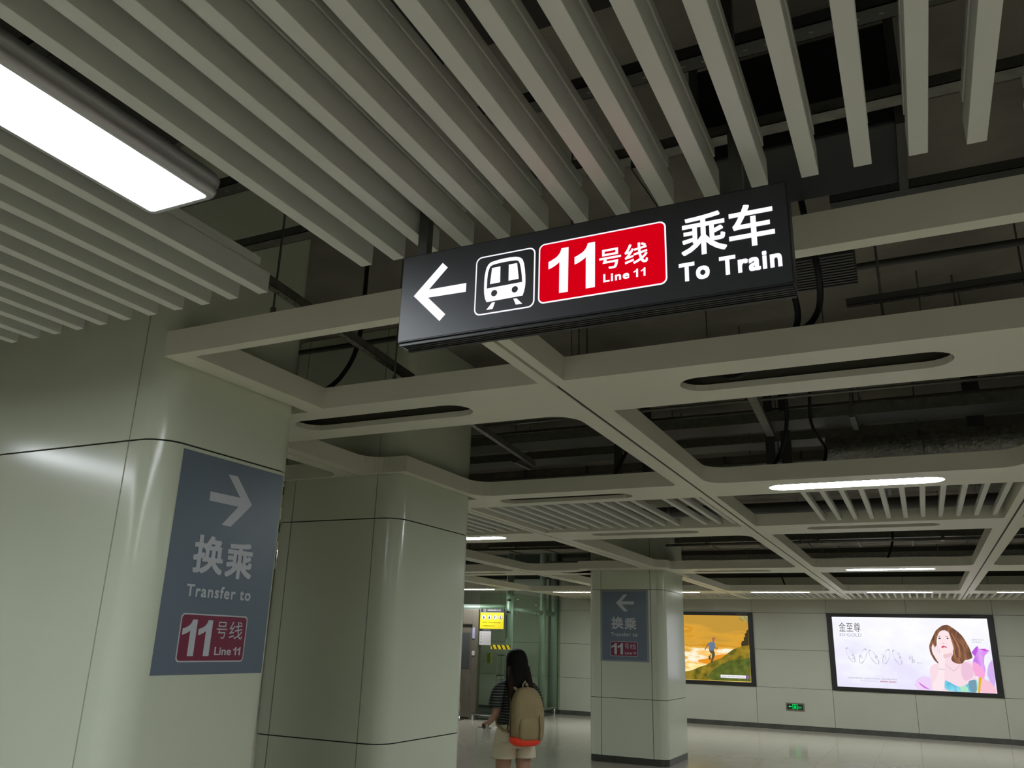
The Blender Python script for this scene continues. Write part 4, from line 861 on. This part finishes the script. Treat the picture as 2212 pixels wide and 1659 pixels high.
# ------------------------------------------------------------------ walking woman
def ell(cx, cyy, z, rx, ry, n=20, p=2.0, tilt=0.0):
    out = []
    for k in range(n):
        a = 2*math.pi*k/n; c, s = math.cos(a), math.sin(a)
        x = abs(c)**(2/p)*rx*(1 if c > 0 else -1); y = abs(s)**(2/p)*ry*(1 if s > 0 else -1)
        out.append((cx+x, cyy+y, z+tilt*x))
    return out
PW = empty('person', (-3.385, 7.15, 0), math.radians(52), label='woman walking away with long dark hair, striped shirt and cream shorts', cat='person')
def skin(name, V, Eg, R, root, m, parent, sub=2):
    me = bpy.data.meshes.new(name); bm = bmesh.new(); lay = bm.verts.layers.skin.verify()
    vs = [bm.verts.new(v) for v in V]; bm.verts.ensure_lookup_table()
    for a, b in Eg: bm.edges.new((vs[a], vs[b]))
    for i, v in enumerate(vs):
        r = R[i]; v[lay].radius = r if isinstance(r, tuple) else (r, r); v[lay].use_root = (i == root)
    bm.to_mesh(me); bm.free(); me.materials.append(m); o = bpy.data.objects.new(name, me); COL.objects.link(o); o.parent = parent
    sk_ = o.modifiers.new('skin', 'SKIN'); sk_.use_smooth_shade = True
    s_ = o.modifiers.new('sub', 'SUBSURF'); s_.levels = sub; s_.render_levels = sub
    return o
V = [(0, 0, .87), (0, 0, .99), (0, .0, 1.14), (0, -.01, 1.255), (0, -.005, 1.335), (0, .015, 1.405), (0, .03, 1.47), (0, .02, 1.55),
     (-.155, -.01, 1.265), (-.20, -.03, 1.05), (-.19, .13, .965), (.155, -.01, 1.265), (.20, -.03, 1.05), (.17, .13, .98),
     (-.09, 0, .80), (-.09, .05, .46), (-.085, -.04, .09), (-.085, .08, .045), (.09, 0, .80), (.09, -.03, .46), (.085, -.12, .10), (.085, 0.0, .045)]
R = [(.14, .11), (.115, .09), (.13, .10), (.11, .08), .045, .06, (.075, .09), (.05, .06), .048, .036, .024, .048, .036, .024,
     .088, .056, .034, .032, .088, .056, .034, .032]
Eg = [(0, 1), (1, 2), (2, 3), (3, 4), (4, 5), (5, 6), (6, 7), (3, 8), (8, 9), (9, 10), (3, 11), (11, 12), (12, 13), (0, 14), (14, 15), (15, 16), (16, 17), (0, 18), (18, 19), (19, 20), (20, 21)]
def hand(w, side, d):
    """palm and five bent fingers added to the body's own skeleton"""
    wx, wy, wz = V[w]; V.append((wx, wy+.05, wz-.012)); R.append((.03, .016)); Eg.append((w, len(V)-1)); palm = len(V)-1
    for i, off in enumerate((-.022, -.008, .007, .021)):
        L = (.022, .027, .025, .019)[i]
        V.append((wx+off, wy+.085, wz-.014)); R.append(.0085); Eg.append((palm, len(V)-1))
        V.append((wx+off, wy+.085+L*.7, wz-.014-L)); R.append(.0075); Eg.append((len(V)-2, len(V)-1))
        V.append((wx+off, wy+.085+L*.3, wz-.014-L*1.9)); R.append(.0065); Eg.append((len(V)-2, len(V)-1))
    V.append((wx-side*.03, wy+.05, wz-.002)); R.append(.009); Eg.append((palm, len(V)-1))
    V.append((wx-side*.034, wy+.078, wz-.02)); R.append(.0075); Eg.append((len(V)-2, len(V)-1))
hand(10, -1, 0); hand(13, 1, 0)
skin('body', V, Eg, R, 0, M['skin'], PW)
# face details
MB().tube([(0, .115, 1.485), (0, .138, 1.46), (0, .118, 1.452)], [.006, .012, .008], 8).build('nose', M['skin'], PW, smooth=True)
for s_ in (-1, 1):
    MB().loft([ell(s_*.03, .108, z, r*1.5, r, 10) for z, r in ((1.482, .003), (1.488, .008), (1.494, .003))]).build('eye', M['ink'], PW, smooth=True)
    MB().loft([ell(s_*.082, .02, z, .008, r, 10) for z, r in ((1.45, .006), (1.475, .018), (1.495, .01))]).build('ear', M['skin'], PW, smooth=True)
MB().loft([ell(0, .112, z, r*2, r, 10) for z, r in ((1.432, .003), (1.437, .010), (1.442, .004))]).build('mouth', mat('lips', (150, 80, 76), 0.5), PW, smooth=True)
# shirt: torso and sleeves
sh = MB(); rg = []
for z, rx, ry, c in ((.925, .150, .118, 0), (.96, .150, .118, 0), (1.03, .140, .110, 0), (1.12, .150, .115, 0), (1.20, .160, .115, 0), (1.26, .165, .10, -.01), (1.30, .13, .082, -.012), (1.325, .085, .065, -.008), (1.34, .062, .056, -.005)):
    rg.append(ell(0, c, z, rx, ry, 24, 2.3))
sh.loft(rg, False)
for s_ in (-1, 1):
    P_ = [Vector((s_*.10, -.01, 1.285)), Vector((s_*.165, -.01, 1.262)), Vector((s_*.195, -.022, 1.20)), Vector((s_*.205, -.028, 1.14)), Vector((s_*.21, -.03, 1.10))]
    sh.tube(P_, [.055, .065, .064, .064, .066], 16, False)
o = sh.build('shirt', M['shirt'], PW, smooth=True, sub=1)
so = o.modifiers.new('solid', 'SOLIDIFY'); so.thickness = 0.004
# shorts
so_ = MB(); so_.loft([ell(0, 0, z, rx, ry, 24, 2.3) for z, rx, ry in ((.98, .140, .115), (.92, .165, .130), (.86, .180, .145), (.80, .186, .145), (.775, .178, .135))], False)
for s_ in (-1, 1):
    so_.loft([ell(s_*c, yy, z, rx, ry, 20, 2.2, t_) for c, yy, z, rx, ry, t_ in ((.088, 0, .83, .088, .13, 0), (.096, 0.0, .77, .099, .128, .0), (.100, 0.003, .71, .106, .125, 0), (.100, 0.004, .69, .107, .125, 0))], False)
o = so_.build('shorts', M['shorts'], PW, smooth=True, sub=1); q = o.modifiers.new('solid', 'SOLIDIFY'); q.thickness = 0.004
# hair: cap plus long fall
hr = MB(); hr.loft([ell(0, c, z, rx, ry, 24) for z, c, rx, ry in ((1.607, 0.0, .018, .018), (1.60, .0, .05, .055), (1.58, -.005, .078, .088), (1.54, -.012, .096, .10), (1.49, -.022, .104, .096), (1.43, -.033, .107, .090), (1.37, -.045, .114, .082), (1.31, -.058, .124, .070), (1.25, -.08, .125, .05), (1.19, -.095, .12, .04), (1.14, -.105, .09, .028), (1.12, -.108, .05, .012))])
hr.build('hair', M['hair'], PW, smooth=True, sub=1)
for i in range(12):
    x = -.11+.02*i; o = MB().tube([(x*.8, -.06, 1.45), (x, -.11, 1.28), (x*1.1, -.125, 1.16), (x*1.12+.004, -.128, 1.08+.012*math.sin(i*2.1))], [.02, .018, .014, .003], 8).build('hair_lock', M['hair2'] if i in (0, 1, 10, 11) else M['hair'], PW, smooth=True)
for s_, (fx, fy, az) in ((-1, (-.085, .04, 0)), (1, (.085, -.05, 0))):
    MB().loft([ell(fx, fy+c, z, rx, ry, 18, 2.6) for z, c, rx, ry in ((0, .0, .042, .125), (.02, 0, .046, .13), (.045, -.01, .042, .115), (.07, -.045, .036, .07), (.10, -.075, .036, .045))]).build('shoe', M['shoe'], PW, smooth=True, sub=1)
def wl(p):   # local to world for things she carries
    return PW.matrix_basis @ Vector(p)
# backpack, a thing of its own
BP = empty('backpack', tuple(wl((0.02, -.20, .80))), math.radians(52), label='tan canvas backpack with orange red bottom worn by the walking woman', cat='backpack')
rg = [ell(0, c, z, rx, ry, 24, 3.0, t_) for z, c, rx, ry, t_ in ((.045, .0, .10, .055, -.1), (.05, .0, .135, .085, -.1), (.10, 0, .152, .098, -.05), (.20, 0, .158, .102, 0), (.30, 0.003, .152, .098, 0), (.38, .008, .138, .085, 0), (.44, .014, .112, .066, 0), (.475, .02, .07, .045, 0), (.482, .022, .03, .02, 0))]
MB().loft(rg).build('bag_body', M['canvas'], BP, smooth=True, sub=1)
MB().loft([ell(.0, -.075, z, rx, ry, 20, 3.2) for z, rx, ry in ((.055, .09, .02), (.07, .115, .04), (.15, .12, .047), (.22, .115, .042), (.25, .09, .02))]).build('front_pocket', M['canvas'], BP, smooth=True, sub=1)
MB().loft([ell(-.012, c, z, rx, ry, 24, 2.6) for z, c, rx, ry in ((.0, .0, .06, .035), (.008, .0, .115, .07), (.04, .0, .145, .093), (.075, .0, .15, .097), (.085, 0, .12, .08))]).build('orange_bottom', M['orange'], BP, smooth=True, sub=1)
MB().tube([(-.03, .03, .46), (-.032, .03, .50), (-.01, .03, .53), (.015, .03, .50), (.015, .03, .46)], .008, 8).build('top_loop', M['canvas'], BP, smooth=True)
o = MB().tube([(-.001, .02, .49), (-.001, .02, .515)], .012, 10).build('key_charm', M['chrome'], BP, smooth=True)
MB().tube([(-.1, .09, .30), (-.14, .11, .12), (-.15, .12, -.02)], .006, 6).build('dangling_strap', M['darkcanvas'], BP, smooth=True)
MB().tube([(-.155, .03, .40), (-.165, .0, .25), (-.16, .0, .08)], .005, 6).build('side_seam', M['darkcanvas'], BP, smooth=True)
MB().tube([(.06, -.118, .26), (.065, -.128, .15), (.06, -.122, .06)], .004, 6).build('front_seam', M['darkcanvas'], BP, smooth=True)
for s_ in (-1, 1):
    MB().tube([(s_*.05-.02, .05, .45), (s_*.10-.02, .13, .505), (s_*.105-.02, .20, .50), (s_*.11-.02, .285, .44), (s_*.12-.02, .31, .30), (s_*.15-.02, .25, .16), (s_*.15-.02, .12, .12), (s_*.13-.02, .06, .12)], .014, 8).build('shoulder_strap', M['canvas'], BP, smooth=True)
PH = empty('phone', tuple(wl((-.19, .225, .915))), math.radians(52), label='dark phone held in the woman\'s left hand', cat='phone')
MB().box(-.036, .036, -.07, .07, -.004, .004).build('phone_body', M['black'], PH, bevel=.003)
MB().box(-.032, .032, -.064, .064, .0041, .0046).build('screen', M['ink'], PH)
WB = empty('plastic_bag', tuple(wl((-.205, .135, .80))), math.radians(52), label='small crumpled white bag hanging below the woman\'s left wrist', cat='bag')
random.seed(9)
MB().loft([[(x+random.uniform(-.006, .006), y+random.uniform(-.006, .006), z_) for x, y, z_ in ell(0, 0, z, rx, ry, 14)] for z, rx, ry in ((0, .015, .012), (.015, .035, .025), (.05, .042, .03), (.09, .032, .022), (.125, .012, .01), (.15, .018, .014))]).build('bag_body', M['whiteplastic'], WB, smooth=True)
